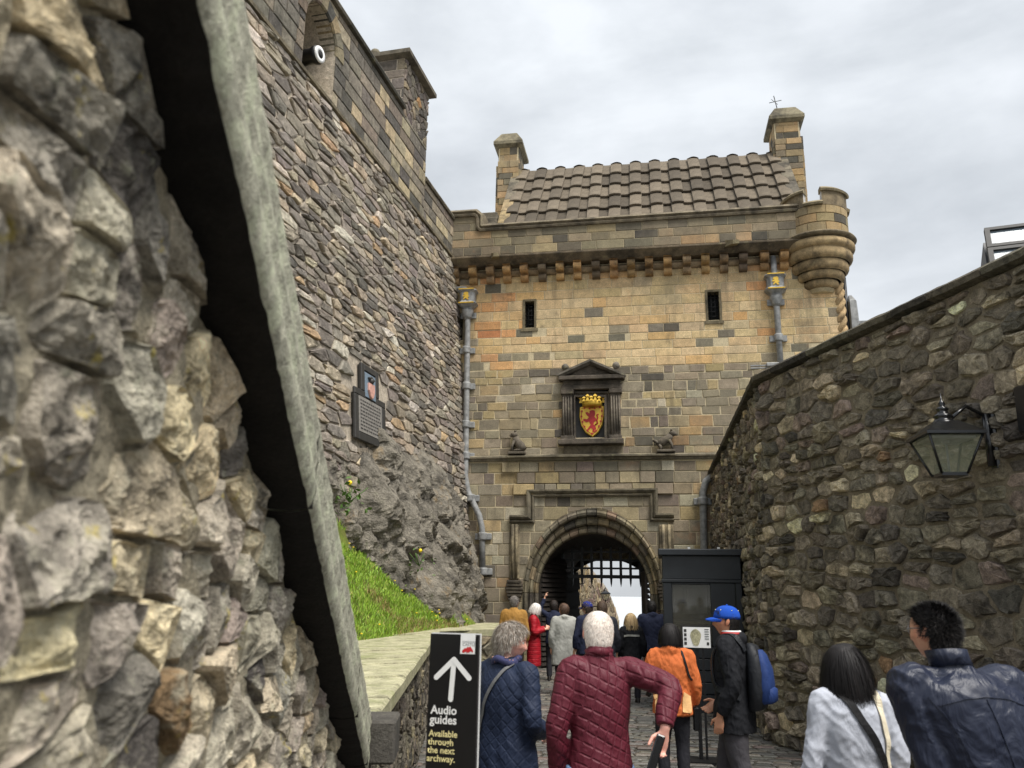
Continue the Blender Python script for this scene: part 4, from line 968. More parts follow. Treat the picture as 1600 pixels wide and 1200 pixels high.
m_ = MB(); m_.lathe([(.15, .98), (.145, 1.01), (.075, 1.012), (.07, .995), (.0, .994)], cO, 20, X=cx_, Y=cy_, A=cax); m_.build('muzzle_face', M['white'], can)
m_ = MB(); m_.lathe([(.072, 1.0), (.072, 1.015), (.0, 1.015)], cO, 16, X=cx_, Y=cy_, A=cax); m_.build('bore', M['dark'], can)
m_ = MB(); m_.box(frame(cO + cax * .3, cax, cx_, Z3), -.4, .35, -.16, .16, -.42, -.12); m_.build('carriage', M['timber'], can)
# end pier with cap
PCAP = 13.7
m_ = MB(); mpier = lambda s, z, w: wm(s, max(z, ZS), w)
m_.box(frame(wm(0, 13, 0) - Z3 * 13, WD, WN, Z3), SP0, SP1, -1.6, -.018, PTOP - .3, PCAP); pier = m_.build('pier', M['rub_left_mortar'], tall)
pcs = []
for c in voronoi(rubble_seeds(rng, SP0, SP1, PTOP - .1, PCAP, .2, .22, .5, .25), rect(SP0, SP1, PTOP - .1, PCAP)):
    s_ = shrink(c, .01)
    if s_: pcs.append(dict(poly=s_, col=pick(rng, rubt)))
emit(pcs, lambda m2, pc: rough_stone(m2, pc['poly'], wm, .02, .025, rng, pc['col'], 8), wm, 'pier_stone', 'pier_stones_rest', M['rub_left'], pier)
pm = lambda a, z, w: wm(SP0 - w, z, -a)
for (a, b, c, d) in courses(rng, 0, 1.6, PTOP + .1, PCAP, (.2, .32), .3, .6, .02):
    m_ = MB(); block(m_, rect(a, b, c, d), pm, .03, .01, rng, pick(rng, rubt), .014); m_.build('pier_block', M['rub_left'], pier, fix=False)
m_ = MB(); fr = frame(wm(0, 13, 0) - Z3 * 13, WD, WN, Z3)
m_.loft([[fr(s, w, z) for s, w in ((SP0 - q, .0 + q), (SP1 + q, .0 + q), (SP1 + q, -1.6 - q), (SP0 - q, -1.6 - q))] for q, z in ((.02, PCAP), (.16, PCAP + .05), (.16, PCAP + .15), (-.2, PCAP + .34))], srgb(104, 97, 84), smooth=False); m_.build('pier_cap', M['trim'], pier)
m_ = MB(); bO = plane_hit(616, 68, wm(0, 0, -.7), WN); m_.sphere(fr(-3.9, -.9, PCAP + .46), .13, 12, 8, c_md); m_.build('ball_finial', M['trim'], pier)
m_ = MB(); m_.tube([fr(SP1 - .02, -.2, 12.0), fr(SP1 + .1, -.15, 12.0), fr(SP1 + .14, -.12, 11.9)], .08, 8); tag(m_.build('overflow_spout', M['lead']), 'small round spout on the end edge of the tall wall', 'spout')

# memorial plaque
BN = (WN + Z3 * BAT).normalized(); BUP = WD.cross(BN); BUP = BUP if BUP.z > 0 else -BUP
pO = plane_hit(573, 636, WO + Z3 * ZS, BN) + BN * .03
plq = root('memorial_plaque', pO, 'dark framed memorial plaque with carved inscription and painted crest on the tall wall', 'plaque')
pf = frame(pO, WD, BUP, BN)
def pbox(name, mat, x0, x1, y0, y1, z0, z1, bev=.01, parent=plq):
    m_ = MB(); m_.box(pf, x0, x1, y0, y1, z0, z1, None, bev); return m_.build(name, mat, parent)
pbox('backing', M['slate'], -.64, .64, -.66, .14, -.05, .03); pbox('upper_backing', M['slate'], -.36, .36, .1, .72, -.05, .03)
for (a, b, c, d) in ((-.7, -.54, -.7, .1), (.54, .7, -.7, .1), (-.54, .54, -.7, -.56), (-.7, -.24, .1, .22), (.24, .7, .1, .22), (-.4, -.26, .22, .74), (.26, .4, .22, .74), (-.26, .26, .62, .74)):
    pbox('frame_moulding', M['slate'], a, b, c, d, .0, .055, .012)
pbox('inscription_panel', M['inscription'], -.52, .52, -.55, .1, .03, .05, .004)
for k in range(9):
    x = -.46 + .0
    while x < .42:
        w = .03 + .07 * rng.random(); pbox('carved_lettering', M['slate'], x, min(x + w, .46), .03 - .064 * k - .014, .03 - .064 * k + .012, .05, .053, 0); x += w + .03
pbox('crest_panel', M['skyblue'], -.24, .24, .14, .6, .03, .05, .004)
m_ = MB(); m_.prism([(-.12, .42), (.12, .42), (.13, .28), (.06, .16), (0, .13), (-.06, .16), (-.13, .28)], lambda x, y, w: pf(x, y, w), .05, .09, None, .012); m_.build('crest_shield', M['pink'], plq)
m_ = MB(); m_.sphere(pf(0, .47, .07), .06, 8, 6); m_.tube([pf(-.12, .5, .07), pf(0, .54, .07), pf(.12, .5, .07)], .025, 6); m_.build('crest_helm', M['slate'], plq)

# ================================================================ CRAG AND GRASS BANK
def crag_pt(s, z):
    """the crag bulges out of the foot of the wall; s along the wall, z height"""
    top = 4.9 + .5 * noise.noise(Vector((s * .6, 3, 0))) - .25 * max(0, s + 2.5)
    q = max(0, min(1, (top - z) / 3.2)); b = float(np.interp(s, [-10.5, -7.6, -6, -4, -2, 0], [.05, .25, .55, .95, .75, .42])) * q ** .8
    P = Vector((s, z * .9, 1.7))
    f1 = noise.fractal(P * .9, .8, 2.1, 4); cell = noise.voronoi(P * .95 + Vector((0, f1 * .5, 0)))[0]; c2 = noise.voronoi(P * 2.9)[0]
    d = (cell[1] - cell[0]) * .34 - .1 + f1 * .2 + (c2[1] - c2[0]) * .10 + noise.fractal(P * 6, .8, 2.1, 3) * .025
    # slanting joints
    d += .11 * (((s * .9 + z * 1.25 + f1) * 1.3) % 1.0) * q
    edge = max(0, min(1, (top - z) / .5)); return wm(s, z, -.12 + b + d * (.25 + .75 * edge) * edge)
m_ = MB(); ss = [-10.6 + .045 * i for i in range(int(11.2 / .045) + 1)]; zz = [.2 + .045 * i for i in range(int(5.2 / .045) + 1)]
ix = [[m_.vert(crag_pt(s, z)) for s in ss] for z in zz]
for j in range(len(zz) - 1):
    for i in range(len(ss) - 1): m_.face(ix[j][i], ix[j][i + 1], ix[j + 1][i + 1], ix[j + 1][i])
tag(m_.build('crag', M['rock'], fix=False), kind='structure', label='dark basalt crag bulging from the foot of the tall wall')
# grass bank between crag and low wall
LWZ = 1.1
_lw0 = gz(575, 1110, LWZ); _lw1 = gz(682, 987, LWZ); _lw2 = gz(776, 985, LWZ)
def bank_z(x, y):
    a = Vector((-1.9, 11)); b = Vector((-.75, 17)); d = (b - a).normalized(); n = Vector((-d.y, d.x)); q = (Vector((x, y)) - a).dot(n)
    if q < -.12: return -1.0
    return LWZ - .04 + max(-.2, q) * (1.08 if q < 1.2 else 1.25) * (1.25 - .045 * (y - 10)) + .05 * noise.noise(Vector((x * 2, y * 2, 0)))
bank = heightfield('grass_bank', [-5.2 + .12 * i for i in range(41)], [8.0 + .16 * i for i in range(64)], lambda x, y: bank_z(x, y) - .05, M['turf'])
tag(bank, kind='structure')
rng = random.Random(41)
m_ = MB(); dn = MB(); count = 0
gcol = [(5, (122, 156, 42)), (4, (140, 172, 50)), (2, (104, 136, 40)), (1, (164, 164, 84))]; dry = [(3, (150, 134, 82)), (2, (128, 118, 66)), (1, (108, 128, 44))]
while count < 40000:
    x = rng.uniform(-4.8, -.3); y = rng.uniform(8.3, 17.4); z = bank_z(x, y)
    if z < LWZ - .06: continue
    q = pix((x, y, z))
    if not (525 < q[0] < 760 and 830 < q[1] < 1015) and rng.random() < .45: continue
    P = Vector((x, y, z - .05)); dr = noise.noise(Vector((x * 1.1, y * 1.1, 4))) > .18 or (q[1] > 962 + (q[0] - 620) * .12 and q[0] > 620 and rng.random() < .8)
    h = rng.uniform(.05, .1) * (1.25 if dr else 1); a = rng.random() * 6.28; wd = .006; b = Vector((math.cos(a), math.sin(a), 0)); le = Vector((rng.gauss(0, .4), rng.gauss(0, .4), 1)).normalized()
    c = pick(rng, dry if dr and rng.random() < .75 else gcol)
    i0 = m_.vert(P - b * wd, c); i1 = m_.vert(P + b * wd, c); i2 = m_.vert(P + le * h * .6 + b * wd * .7, c); i3 = m_.vert(P + le * h * .6 - b * wd * .7, c); i4 = m_.vert(P + le * h + Vector((le.x, le.y, -.2)) * h * .3, c)
    m_.face(i0, i1, i2, i3); m_.face(i3, i2, i4); count += 1
    if count % 420 == 0:
        O = P + Vector((0, 0, h + .06)); dn.lathe([(.001, -.008), (.017, 0), (.014, .01), (.001, .012)], O, 6)
tag(m_.build('grass', M['grass'], fix=False), 'short green grass on the bank below the crag', 'grass', kind='stuff')
tag(dn.build('dandelions', M['dandelion'], fix=False), 'tiny yellow dandelion heads in the grass bank', 'flowers', kind='stuff')
# weed in the crag
for (x, y, nl, sz, nm) in ((545, 785, 46, .1, 'leafy weed with a yellow flower growing beside the sloping coping'), (655, 885, 24, .07, 'small weed growing in a cleft of the crag')):
    O = plane_hit(x, y, wm(0, 2.5, 1.35), WN); r_ = root('weed', O, nm, 'weed'); m_ = MB()
    for k in range(nl):
        d = Vector((rng.gauss(0, 1), rng.gauss(0, 1) - .4, rng.gauss(.2, .9))); P = O + d * .12; t = Vector((rng.gauss(0, 1), rng.gauss(0, 1), rng.gauss(.3, .7))).normalized(); b = t.cross(Vector((rng.random(), rng.random(), 1))).normalized()
        i_ = [m_.vert(P), m_.vert(P + t * sz * .5 + b * sz * .25), m_.vert(P + t * sz), m_.vert(P + t * sz * .5 - b * sz * .25)]; m_.face(*i_)
    m_.build('leaves', M['leaf'], r_, fix=False)
    m_ = MB()
    for k in range(5): m_.tube([O, O + Vector((rng.gauss(0, .08), rng.gauss(0, .08), .2))], .006, 4)
    m_.build('stem', M['leaf'], r_)
    m_ = MB(); m_.sphere(O + Vector((.02, -.1, .24)), .03, 7, 5); m_.build('flower', M['dandelion'], r_)

# ================================================================ LOW WALL
rng = random.Random(51)
low_w = root('low_wall', (_lw0.x, 8, 0), 'low mossy-topped rubble wall running below the grass bank to the gatehouse', 'wall')
ob = [_lw0 + Vector((.0, -.12, 0)), _lw1, _lw2 + Vector((.05, 0, 0)), Vector((-.15, 18.5, LWZ))]
inner = [Vector((-3.2, 4.2, LWZ)), Vector((-3.2, 10.0, LWZ)), Vector((-1.55, 14.9, LWZ)), Vector((-.85, 18.5, LWZ))]
m_ = MB(); K = len(ob)
for a, b in zip(range(K - 1), range(1, K)):
    quad(m_, ob[a] - Z3 * .08, ob[b] - Z3 * .08, inner[b] - Z3 * .08, inner[a] - Z3 * .08); A_, B_ = ob[a].copy(), ob[b].copy(); A_.z = B_.z = -.1; quad(m_, A_, B_, ob[b] - Z3 * .08, ob[a] - Z3 * .08)
lwm = m_.build('wall', M['rub_right_mortar'], low_w)
for a in range(K - 1):
    n = max(1, int((ob[a + 1] - ob[a]).length / .62))
    for k in range(n):
        p0, p1 = ob[a].lerp(ob[a + 1], k / n), ob[a].lerp(ob[a + 1], (k + 1) / n); q0, q1 = inner[a].lerp(inner[a + 1], k / n), inner[a].lerp(inner[a + 1], (k + 1) / n)
        fr_ = [p0 + (q0 - p0) * -.03 + (p1 - p0) * .01, p1 + (q1 - p1) * -.03 - (p1 - p0) * .01, q1, q0]; m_ = MB(); hz = rng.uniform(0, .02)
        R_ = [[p + Z3 * z + (sum(fr_, Vector()) / 4 - p) * s for p in fr_] for z, s in ((-.09, 0), (-.015 + hz, 0), (hz, .015))]
        m_.loft(R_, None, smooth=False); m_.build('capping_stone', M['lowtop'], low_w)
for a in range(K - 1):
    A_, B_ = ob[a], ob[a + 1]; d = (B_ - A_); Lg = Vector((d.x, d.y, 0)).length; d = Vector((d.x, d.y, 0)).normalized(); n = Vector((d.y, -d.x, 0))
    if n.dot(Vector((1, -.4, 0))) < 0: n = -n
    mp = (lambda A_, d, n: lambda u, v, w: Vector((A_.x, A_.y, 0)) + d * u + n * w + Z3 * v)(A_, d, n)
    pcs = []
    for c in voronoi(rubble_seeds(rng, 0, Lg, .0, LWZ - .09, .17, .16, .36), rect(0, Lg, 0, LWZ - .09)):
        s_ = shrink(c, .012)
        if s_ and area_c(s_)[0] > .004: pcs.append(dict(poly=s_, col=pick(rng, [(3, (112, 106, 92)), (3, (92, 86, 76)), (1, (132, 122, 98)), (1, (72, 68, 62))])))
    emit(pcs, lambda m2, pc: rough_stone(m2, pc['poly'], mp, .02, .035, rng, pc['col'], 8), mp, 'stone', 'stones_rest', M['rub_right'], lwm, 140, lambda x, y: 560 < x < 790)

# ================================================================ NEAR WALL WITH SLOPING COPING
rng = random.Random(61)
near = root('near_wall', (-.6, 2.5, 0), 'close blurred rubble wall with lichen and a steep sloping coping at the left edge', 'wall')
cA = at(388, 0, 1.3); cB = at(582, 1116, 4.4)
ndir = Vector((cB.x - cA.x, cB.y - cA.y, 0)); nl = ndir.length; ndir.normalize(); nnor = Vector((ndir.y, -ndir.x, 0))
cA0 = Vector((cA.x, cA.y, 0)); OVH = .125
slope = (cB.z - cA.z) / nl
def ctop(s): return cA.z + slope * s
def nmp(s, z, w=0.0):
    return cA0 + ndir * s + nnor * (w - OVH) + Z3 * z
SN0 = -1.05
m_ = MB(); THK = .27
def nq(*p): m_.face(*[m_.vert(nmp(*q)) for q in p])
NI, NJ = 190, 110
def mort(i, j):
    s_ = SN0 + (nl - SN0) * i / NI; z_ = .6 + (ctop(s_) - THK - .6) * j / NJ; X = Vector((s_ * 9, z_ * 9, 3))
    return m_.vert(nmp(s_, z_, -.017 + .016 * noise.fractal(X, .8, 2.1, 4) + .01 * noise.noise(X * .35)))
_mi = [[mort(i, j) for i in range(NI + 1)] for j in range(NJ + 1)]
for j in range(NJ):
    for i in range(NI): m_.face(_mi[j][i], _mi[j][i + 1], _mi[j + 1][i + 1], _mi[j + 1][i])
nq((SN0, -.1, -.03), (nl, -.1, -.03), (nl, .62, -.03), (SN0, .62, -.03)); nq((nl, -.1, -.03), (nl, -.1, -.6), (nl, ctop(nl) - THK, -.6), (nl, ctop(nl) - THK, -.03)); nq((SN0, -.1, -.6), (nl, -.1, -.6), (nl, ctop(nl) - THK, -.6), (SN0, ctop(SN0) - THK, -.6))
nwall = m_.build('wall', M['near_mortar'], near)
ntab = [(6, (138, 131, 116)), (5, (122, 116, 104)), (3, (148, 137, 114)), (1.5, (102, 97, 89)), (1.5, (160, 146, 116)), (.8, (66, 63, 59)), (.15, (136, 110, 82)), (.3, (126, 112, 104))]
def big_stone(m2, pc):
    """a broken stone: a few random facets, roughened"""
    poly, col, w1 = pc['poly'], pc['col'], pc['w']; A, c = area_c(poly); c = Vector(c); size = math.sqrt(A); n = 38; pts = resample(poly, n); K = 12
    off = Vector((rng.random() * 50, rng.random() * 50, 0)); R = []
    fac = [(w1 * rng.uniform(.7, 1.3), rng.gauss(0, .24), rng.gauss(.04, .27)) for _ in range(5)]
    for k in range(K + 1):
        r = 1 - k / K; ring = []
        for p in pts:
            wob = 1 + .14 * noise.noise(Vector((p.x * 16, p.y * 16, off.x)))
            q = c + (p - c) * (min(1.05, (.05 + .95 * r) * wob) if k < K else 0); X = Vector((q.x * 9, q.y * 9, 0)) + off
            w = min(f_[0] + f_[1] * (q.x - c.x) + f_[2] * (q.y - c.y) for f_ in fac)
            if k == 0: w = -.03
            elif k == 1: w = w * .78
            else: w += (noise.fractal(X * .9, .7, 2.1, 5) * .010 - abs(noise.noise(X * 1.7)) * .022 - abs(noise.noise(X * 4.5)) * .009 + noise.noise(X * 11) * .003)
            w = max(w, -.03)
            b = 1 + .34 * noise.fractal(X * .8 + Vector((9, 0, 0)), .8, 2, 4); ring.append(m2.vert(nmp(q.x, q.y, w), (col[0] * b, col[1] * b, col[2] * b)))
        R.append(ring)
    for k in range(K):
        for j in range(n): m2.face(R[k][j], R[k][(j + 1) % n], R[k + 1][(j + 1) % n], R[k + 1][j])
zlo = .75
seeds = []
for (s0, s1, h, w0, w1) in ((SN0, .7, .16, .13, .34), (.7, 1.9, .14, .1, .28), (1.9, nl, .13, .09, .24)):
    seeds += [p for p in rubble_seeds(rng, s0, s1, zlo, 3.6, h, w0, w1, .42, .5) if p[1] < ctop(p[0]) - THK - .01]
pcs = []
for c in voronoi(seeds, rect(SN0, nl, zlo, 3.7), .75):
    l_ = math.hypot(slope, 1); c = clip(c, -slope / l_, 1 / l_, (cA.z - THK - .012) / l_)
    if len(c) < 3: continue
    A, cc = area_c(c); s_ = shrink(c, rng.uniform(.0, .006))
    if not s_ or A < .0012: continue
    pcs.append(dict(poly=s_, col=pick(rng, ntab, 1.85, .2, .8), w=rng.uniform(.016, .042)))
# the rust-brown stone low in the wall
bs = plane_hit(250, 1085, cA0 + nnor * -OVH, nnor); bs_s = (bs - cA0).dot(ndir)
if pcs:
    for pc in pcs:
        A, cc = area_c(pc['poly']); 
    k = min(pcs, key=lambda pc: (area_c(pc['poly'])[1][0] - bs_s) ** 2 + (area_c(pc['poly'])[1][1] - bs.z) ** 2); k['col'] = srgb(128, 106, 78); k['w'] = .04
emit(pcs, big_stone, nmp, 'stone', 'stones_rest', M['near'], nwall, 300, None, False)
# coping slabs: pale lichened edge, near-black underside and ends
cuts = [SN0, -.35, 1.05, 2.45, 3.0, nl]
for a, b in zip(cuts[:-1], cuts[1:]):
    b -= .006
    def cp(s, w, t): 
        P = nmp(s, ctop(s) + t, w); k = .004; return P + Vector((noise.noise(P * 9), noise.noise(P * 9 + Vector((5, 0, 0))), noise.noise(P * 9 + Vector((0, 7, 0))))) * k + Vector((noise.noise(P * 33), 0, noise.noise(P * 33 + Vector((0, 7, 0))))) * .004
    m_ = MB(); n = max(6, int((b - a) / .025)); prof = [(-.62, 0), (OVH - .04, 0.004), (OVH - .012, -.006), (OVH, -.03)] + [(OVH + .004 * math.sin(j * 2.1), -.03 - (THK - .06) * j / 8) for j in range(1, 8)] + [(OVH - .004, -THK + .012), (OVH - .014, -THK)]
    m_.loft([[cp(a + (b - a) * k / n, w, t) for w, t in prof] for k in range(n + 1)], None, closed=False, caps=False); sl = m_.build('coping_slab', M['coping'], near)
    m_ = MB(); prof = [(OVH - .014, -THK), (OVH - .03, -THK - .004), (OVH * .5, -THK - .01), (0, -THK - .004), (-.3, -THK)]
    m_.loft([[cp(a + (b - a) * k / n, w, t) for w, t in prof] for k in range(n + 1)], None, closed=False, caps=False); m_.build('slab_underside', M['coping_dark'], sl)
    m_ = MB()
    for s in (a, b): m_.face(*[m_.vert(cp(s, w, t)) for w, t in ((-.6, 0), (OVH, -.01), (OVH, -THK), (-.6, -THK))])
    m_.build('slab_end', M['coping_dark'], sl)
# block at the foot of the coping
e0 = at(556, 1124, 4.4); m_ = MB(); fr = frame(e0, (nnor + Vector((0, 0, 0))).normalized(), ndir, Z3)
m_.box(fr, -.05, .2, -.05, .3, -.2, -.0, srgb(74, 71, 66), .012)
tag(m_.build('end_block', M['trim']), 'grey dressed stone block at the foot of the sloping coping', 'block')

# ================================================================ RIGHT WALL
rng = random.Random(71)
rwall = root('street_wall', RC, 'dark random rubble wall with flat coping along the right of the street', 'wall')
def seg(A, B, h):
    d = B - A; Lg = d.length; d = d.normalized(); n = Vector((-d.y, d.x, 0))
    if n.x > 0: n = -n
    return Lg, (lambda u, v, w: A + d * u + n * (w - (v - 0) * .03 + .1) + Z3 * v)
rt = [(6, (94, 87, 72)), (5, (82, 76, 65)), (4, (108, 99, 81)), (1.5, (64, 60, 54)), (1, (98, 84, 75)), (1.4, (132, 119, 94)), (.5, (160, 144, 110)), (.15, (122, 92, 62))]
NEAR_END = RN_ + (RN_ - RC).normalized() * 3.2
for nm, (A_, B_) in (('near', (RC, NEAR_END)), ('far', (RC, RE + (RE - RC).normalized() * .6))):
    Lg, mp = seg(A_, B_, RTOP)
    m_ = MB(); quad(m_, mp(0, -.2, 0), mp(Lg, -.2, 0), mp(Lg, RTOP, 0), mp(0, RTOP, 0)); quad(m_, mp(0, RTOP, 0), mp(Lg, RTOP, 0), mp(Lg, RTOP, -.6), mp(0, RTOP, -.6)); quad(m_, mp(0, -.2, -.6), mp(Lg, -.2, -.6), mp(Lg, RTOP, -.6), mp(0, RTOP, -.6))
    rw = m_.build('wall', M['rub_right_mortar'], rwall)
    pcs = []
    sd = rubble_seeds(rng, 0, Lg, 0, RTOP - .03, .175, .15, .44, .24, .55)
    for c in voronoi(sd, rect(0, Lg, 0, RTOP - .03), .55):
        A, cc = area_c(c); s_ = shrink(c, rng.uniform(.004, .02))
        if not s_ or area_c(s_)[0] < .003: continue
        pcs.append(dict(poly=s_, col=pick(rng, rt, 2.5, .26, .66), w=abs(rng.gauss(.033, .02)) + .008))
    emit(pcs, lambda m2, pc: rough_stone(m2, pc['poly'], mp, .03, pc['w'], rng, pc['col'], 11, .1, .14), mp, 'stone', 'stones_rest', M['rub_right'], rw, 300, lambda x, y: x > 1100)
    k = 0; u = -.05
    while u < Lg:
        l_ = rng.uniform(.5, .95); m_ = MB(); u1 = min(u + l_ - .012, Lg)
        def cc_(uu, w, z): P = mp(uu, RTOP + z, w); return P + Vector((noise.noise(P * 5), noise.noise(P * 5 + Vector((3, 0, 0))), noise.noise(P * 5 + Vector((0, 3, 0))))) * .012
        n_ = 6; m_.loft([[cc_(u + (u1 - u) * q / n_, w, z) for w, z in ((-.65, -.02), (.03, -.02), (.11, .0), (.12, .06), (.07, .1), (-.65, .12))] for q in range(n_ + 1)], pick(rng, [(1, (88, 82, 70)), (1, (72, 68, 60)), (1, (100, 94, 80))]), smooth=False); m_.build('coping_stone', M['rub_right'], rwall)
        u += l_
Lg, mpn = seg(RC, NEAR_END, RTOP)
# wall lantern
def on_near(x, y):
    A_ = RC; d = (NEAR_END - RC).normalized(); n = Vector((-d.y, d.x, 0)); n = -n if n.x > 0 else n
    return plane_hit(x, y, RC + n * (-.0), n), n, d
bpt, n_r, d_r = on_near(1553, 690)
lant = root('lantern', bpt, 'large black four-sided wall lantern with glass panes on the right wall', 'lantern')
lc = at(1484, 742, (bpt + n_r * .42).y); 
lantern(lant, lc, .8, (-n_r + d_r * .35).normalized(), (d_r + n_r * .35).normalized())
m_ = MB(); m_.tube([lc + Z3 * .44, lc + Z3 * .46 + (bpt - lc) * .5, bpt + Z3 * .2], .018, 6); m_.build('bracket_arm', M['gloss_black'], lant)
m_ = MB(); m_.tube([bpt + Z3 * .24 + n_r * .05, bpt - Z3 * .22 + n_r * .05], .035, 8); m_.box(frame(bpt, d_r, n_r, Z3), -.05, .05, -.05, .03, -.25, .26, bev=.015); m_.build('wall_plate', M['gloss_black'], lant)
# second iron fixing at the frame edge
fx, _, _ = on_near(1606, 640); m_ = MB(); m_.box(frame(fx, d_r, n_r, Z3), -.06, .1, -.02, .08, -.2, .2, bev=.02)
tag(m_.build('iron_bracket', M['gloss_black']), 'black iron fixing on the right wall at the frame edge', 'bracket')
# glazed roof beyond the wall
gO = at(1546, 412, 11.5); gl = root('glazed_roof', gO, 'sloping glazed roof with grey metal frame rising behind the right wall', 'building')
gX = Vector((.93, -.36, .0)).normalized(); gU = Vector((.25, .45, 1.0)).normalized(); gN = gX.cross(gU); gf = frame(gO, gX, gU, gN)
for k in range(3):
    m_ = MB(); 
    for j in range(3): 
        for (a, b, c, d) in ((0, 1.3, 0, .06), (0, 1.3, .38, .44), (0, .07, .06, .38), (1.23, 1.3, .06, .38)): m_.box(gf, j * 1.3 + a, j * 1.3 + b, k * .46 + c - .6, k * .46 + d - .6, -.03, .05)
    if k < 3: f_ = m_.build('glazing_frame', M['slate'], gl)
    m_ = MB(); m_.box(gf, .05, 3.85, k * .46 + .05 - .6, k * .46 + .39 - .6, -.01, .01); m_.build('pane', M['roofglass'], f_)
m_ = MB(); m_.box(gf, -.02, 4, -3, -.6, -.8, 0); m_.box(gf, 0, 3.9, -.6, .7, -.9, -.2); m_.build('wall', M['kiosk'], gl)

# ================================================================ KIOSK, MAP STAND, SIGN
kA = at(1034, 860, 13.4); kX = Vector((.985, -.17, 0)).normalized(); kY = Vector((-kX.y, kX.x, 0))
kO = Vector((kA.x, 13.4, 0)); kio = root('kiosk', kO, 'dark charcoal timber sentry kiosk with a glass window beside the arch', 'kiosk')
kf = frame(kO, kX, kY, Z3); KW, KD, KH = 1.2, 1.1, 2.44
def kb(name, a, mat=None, bev=.008, parent=kio):
    m_ = MB(); m_.box(kf, *a, None, bev); return m_.build(name, mat or M['kiosk'], parent)
kb('floor_plinth', (0, KW, 0, KD, 0, .12)); kb('wall', (0, KW, KD - .05, KD, .12, KH)); kb('wall', (0, .05, .05, KD - .05, .12, KH)); kb('wall', (KW - .05, KW, .05, KD - .05, .12, KH))
for k in range(5): kb('cladding_board', (.0, KW, -.012 - .004 * (k % 2), .05, .12 + .172 * k, .12 + .172 * (k + 1) - .01))
kb('corner_post', (0, .14, -.02, .05, .98, 1.93)); kb('corner_post', (KW - .1, KW, -.02, .05, .98, 1.93)); kb('front_panel', (.72, KW - .1, -.005, .05, .98, 1.93))
wf = kb('window_frame', (.14, .72, -.01, .05, .98, 1.02)); kb('window_frame', (.14, .72, -.01, .05, 1.9, 1.93))
kb('window_glass', (.14, .72, .015, .022, 1.02, 1.9), M['kioskglass'], 0, wf)
kb('interior_notice', (.16, .36, .06, .07, 1.62, 1.9), M['slate']); kb('interior_sheet', (.3, .7, .5, .52, 1.45, 2.0), M['white'])
kb('interior_ledge', (.1, .75, .3, .9, 1.3, 1.34), M['cream'])
kb('fascia_rail', (-.02, KW + .02, -.035, .05, 1.93, 1.98)); kb('fascia', (.0, KW, -.015, .05, 1.98, KH - .1))
kb('roof', (-.06, KW + .06, -.12, KD + .06, KH - .1, KH), M['kiosk'], .012)
for x in (.4, .85): kb('roof_bolt', (x, x + .04, -.08, -.04, KH, KH + .03), M['white'], 0)
mO = at(1089, 1010, 9.6); mO = Vector((mO.x, 9.6, 0)); ms = root('map_stand', mO, 'white framed map board on a black post in front of the kiosk', 'sign'); zt, zb_ = at(1089, 980, 9.6).z, at(1089, 1012, 9.6).z; hw = 20 * 9.6 / FPX
mf = frame(mO, Vector((.98, -.2, 0)).normalized(), Vector((.2, .98, 0)).normalized(), Z3)
def mk(name, a, mat): m_ = MB(); m_.box(mf, *a); return m_.build(name, mat, ms)
mk('post', (-.02, .02, .01, .04, 0, zb_), M['iron']); mk('post_brace', (.05, .075, .01, .04, 0, zb_), M['iron']); mk('foot', (-.2, .25, -.15, .2, 0, .03), M['iron'])
mk('board_frame', (-hw - .012, hw + .012, 0, .03, zb_ - .012, zt + .012), M['iron']); bd = mk('map_board', (-hw, hw, -.006, 0, zb_, zt), M['white'])
m_ = MB(); cx0, cz0 = 0, (zt + zb_) / 2
m_.face(*[m_.vert(mf(cx0 - .01 + .055 * math.cos(a) * (1 + .15 * math.sin(3 * a)), -.009, cz0 + .09 * math.sin(a))) for a in [k * 6.283 / 20 for k in range(20)]]); m_.build('map_island', M['lowtop'], ms)
for k in range(4): mk('map_photo', (-hw + .012, -hw + .04, -.009, -.007, zb_ + .03 + .045 * k, zb_ + .06 + .045 * k), M['slate'])
for k in range(5): mk('map_text', (hw - .06, hw - .015, -.009, -.007, zb_ + .09 + .025 * k, zb_ + .1 + .025 * k), M['greyprint'])
mk('map_code', (hw - .04, hw - .015, -.009, -.007, zb_ + .03, zb_ + .06), M['slate'])

# sign
SD = 3.55
s_tl = at(673, 990, SD); s_tr = at(748, 990.5, SD - .06); s_bl = at(657, 1200, SD); 
sX = (s_tr - s_tl); sX.z = 0; SW = sX.length; sX.normalize(); sU = (s_tl - s_bl); sU = (sU - sX * sU.dot(sX)).normalized(); sN = sX.cross(sU)
if sN.y > 0: sN = -sN
Hs = s_tl.z / sU.z; sO = s_tl - sU * Hs
sgn = root('information_sign', sO, 'tall narrow black sign with a white arrow and audio guides lettering', 'sign'); sf = frame(sO, sX, sU, sN)
m_ = MB(); m_.box(sf, 0, SW, .02, Hs, -.02, 0); board = m_.build('board', M['signblack'], sgn)
m_ = MB(); m_.box(sf, -.004, SW + .004, .0, Hs + .004, -.026, -.021); m_.build('board_edge', M['white'], sgn)
m_ = MB(); m_.box(sf, -.05, SW + .05, 0, .02, -.16, .12); m_.build('base_plate', M['iron'], sgn)
def s_uv(x, y):
    P = plane_hit(x, y, sO, sN) - sO; return (P.dot(sX), P.dot(sU))
def z5(x, y): return s_uv(640 + x / 4, 900 + y / 4)
def sprint(pts, mat, name, w=.0015):
    m_ = MB(); bm = bmesh.new(); f_ = bm.faces.new([bm.verts.new(sf(u, v, w) - ORG[sgn.name]) for u, v in pts]); bmesh.ops.triangulate(bm, faces=[f_]); me = bpy.data.meshes.new(name); bm.to_mesh(me); bm.free(); me.materials.append(mat); o = bpy.data.objects.new(name, me); COL.objects.link(o); o.parent = board; return o
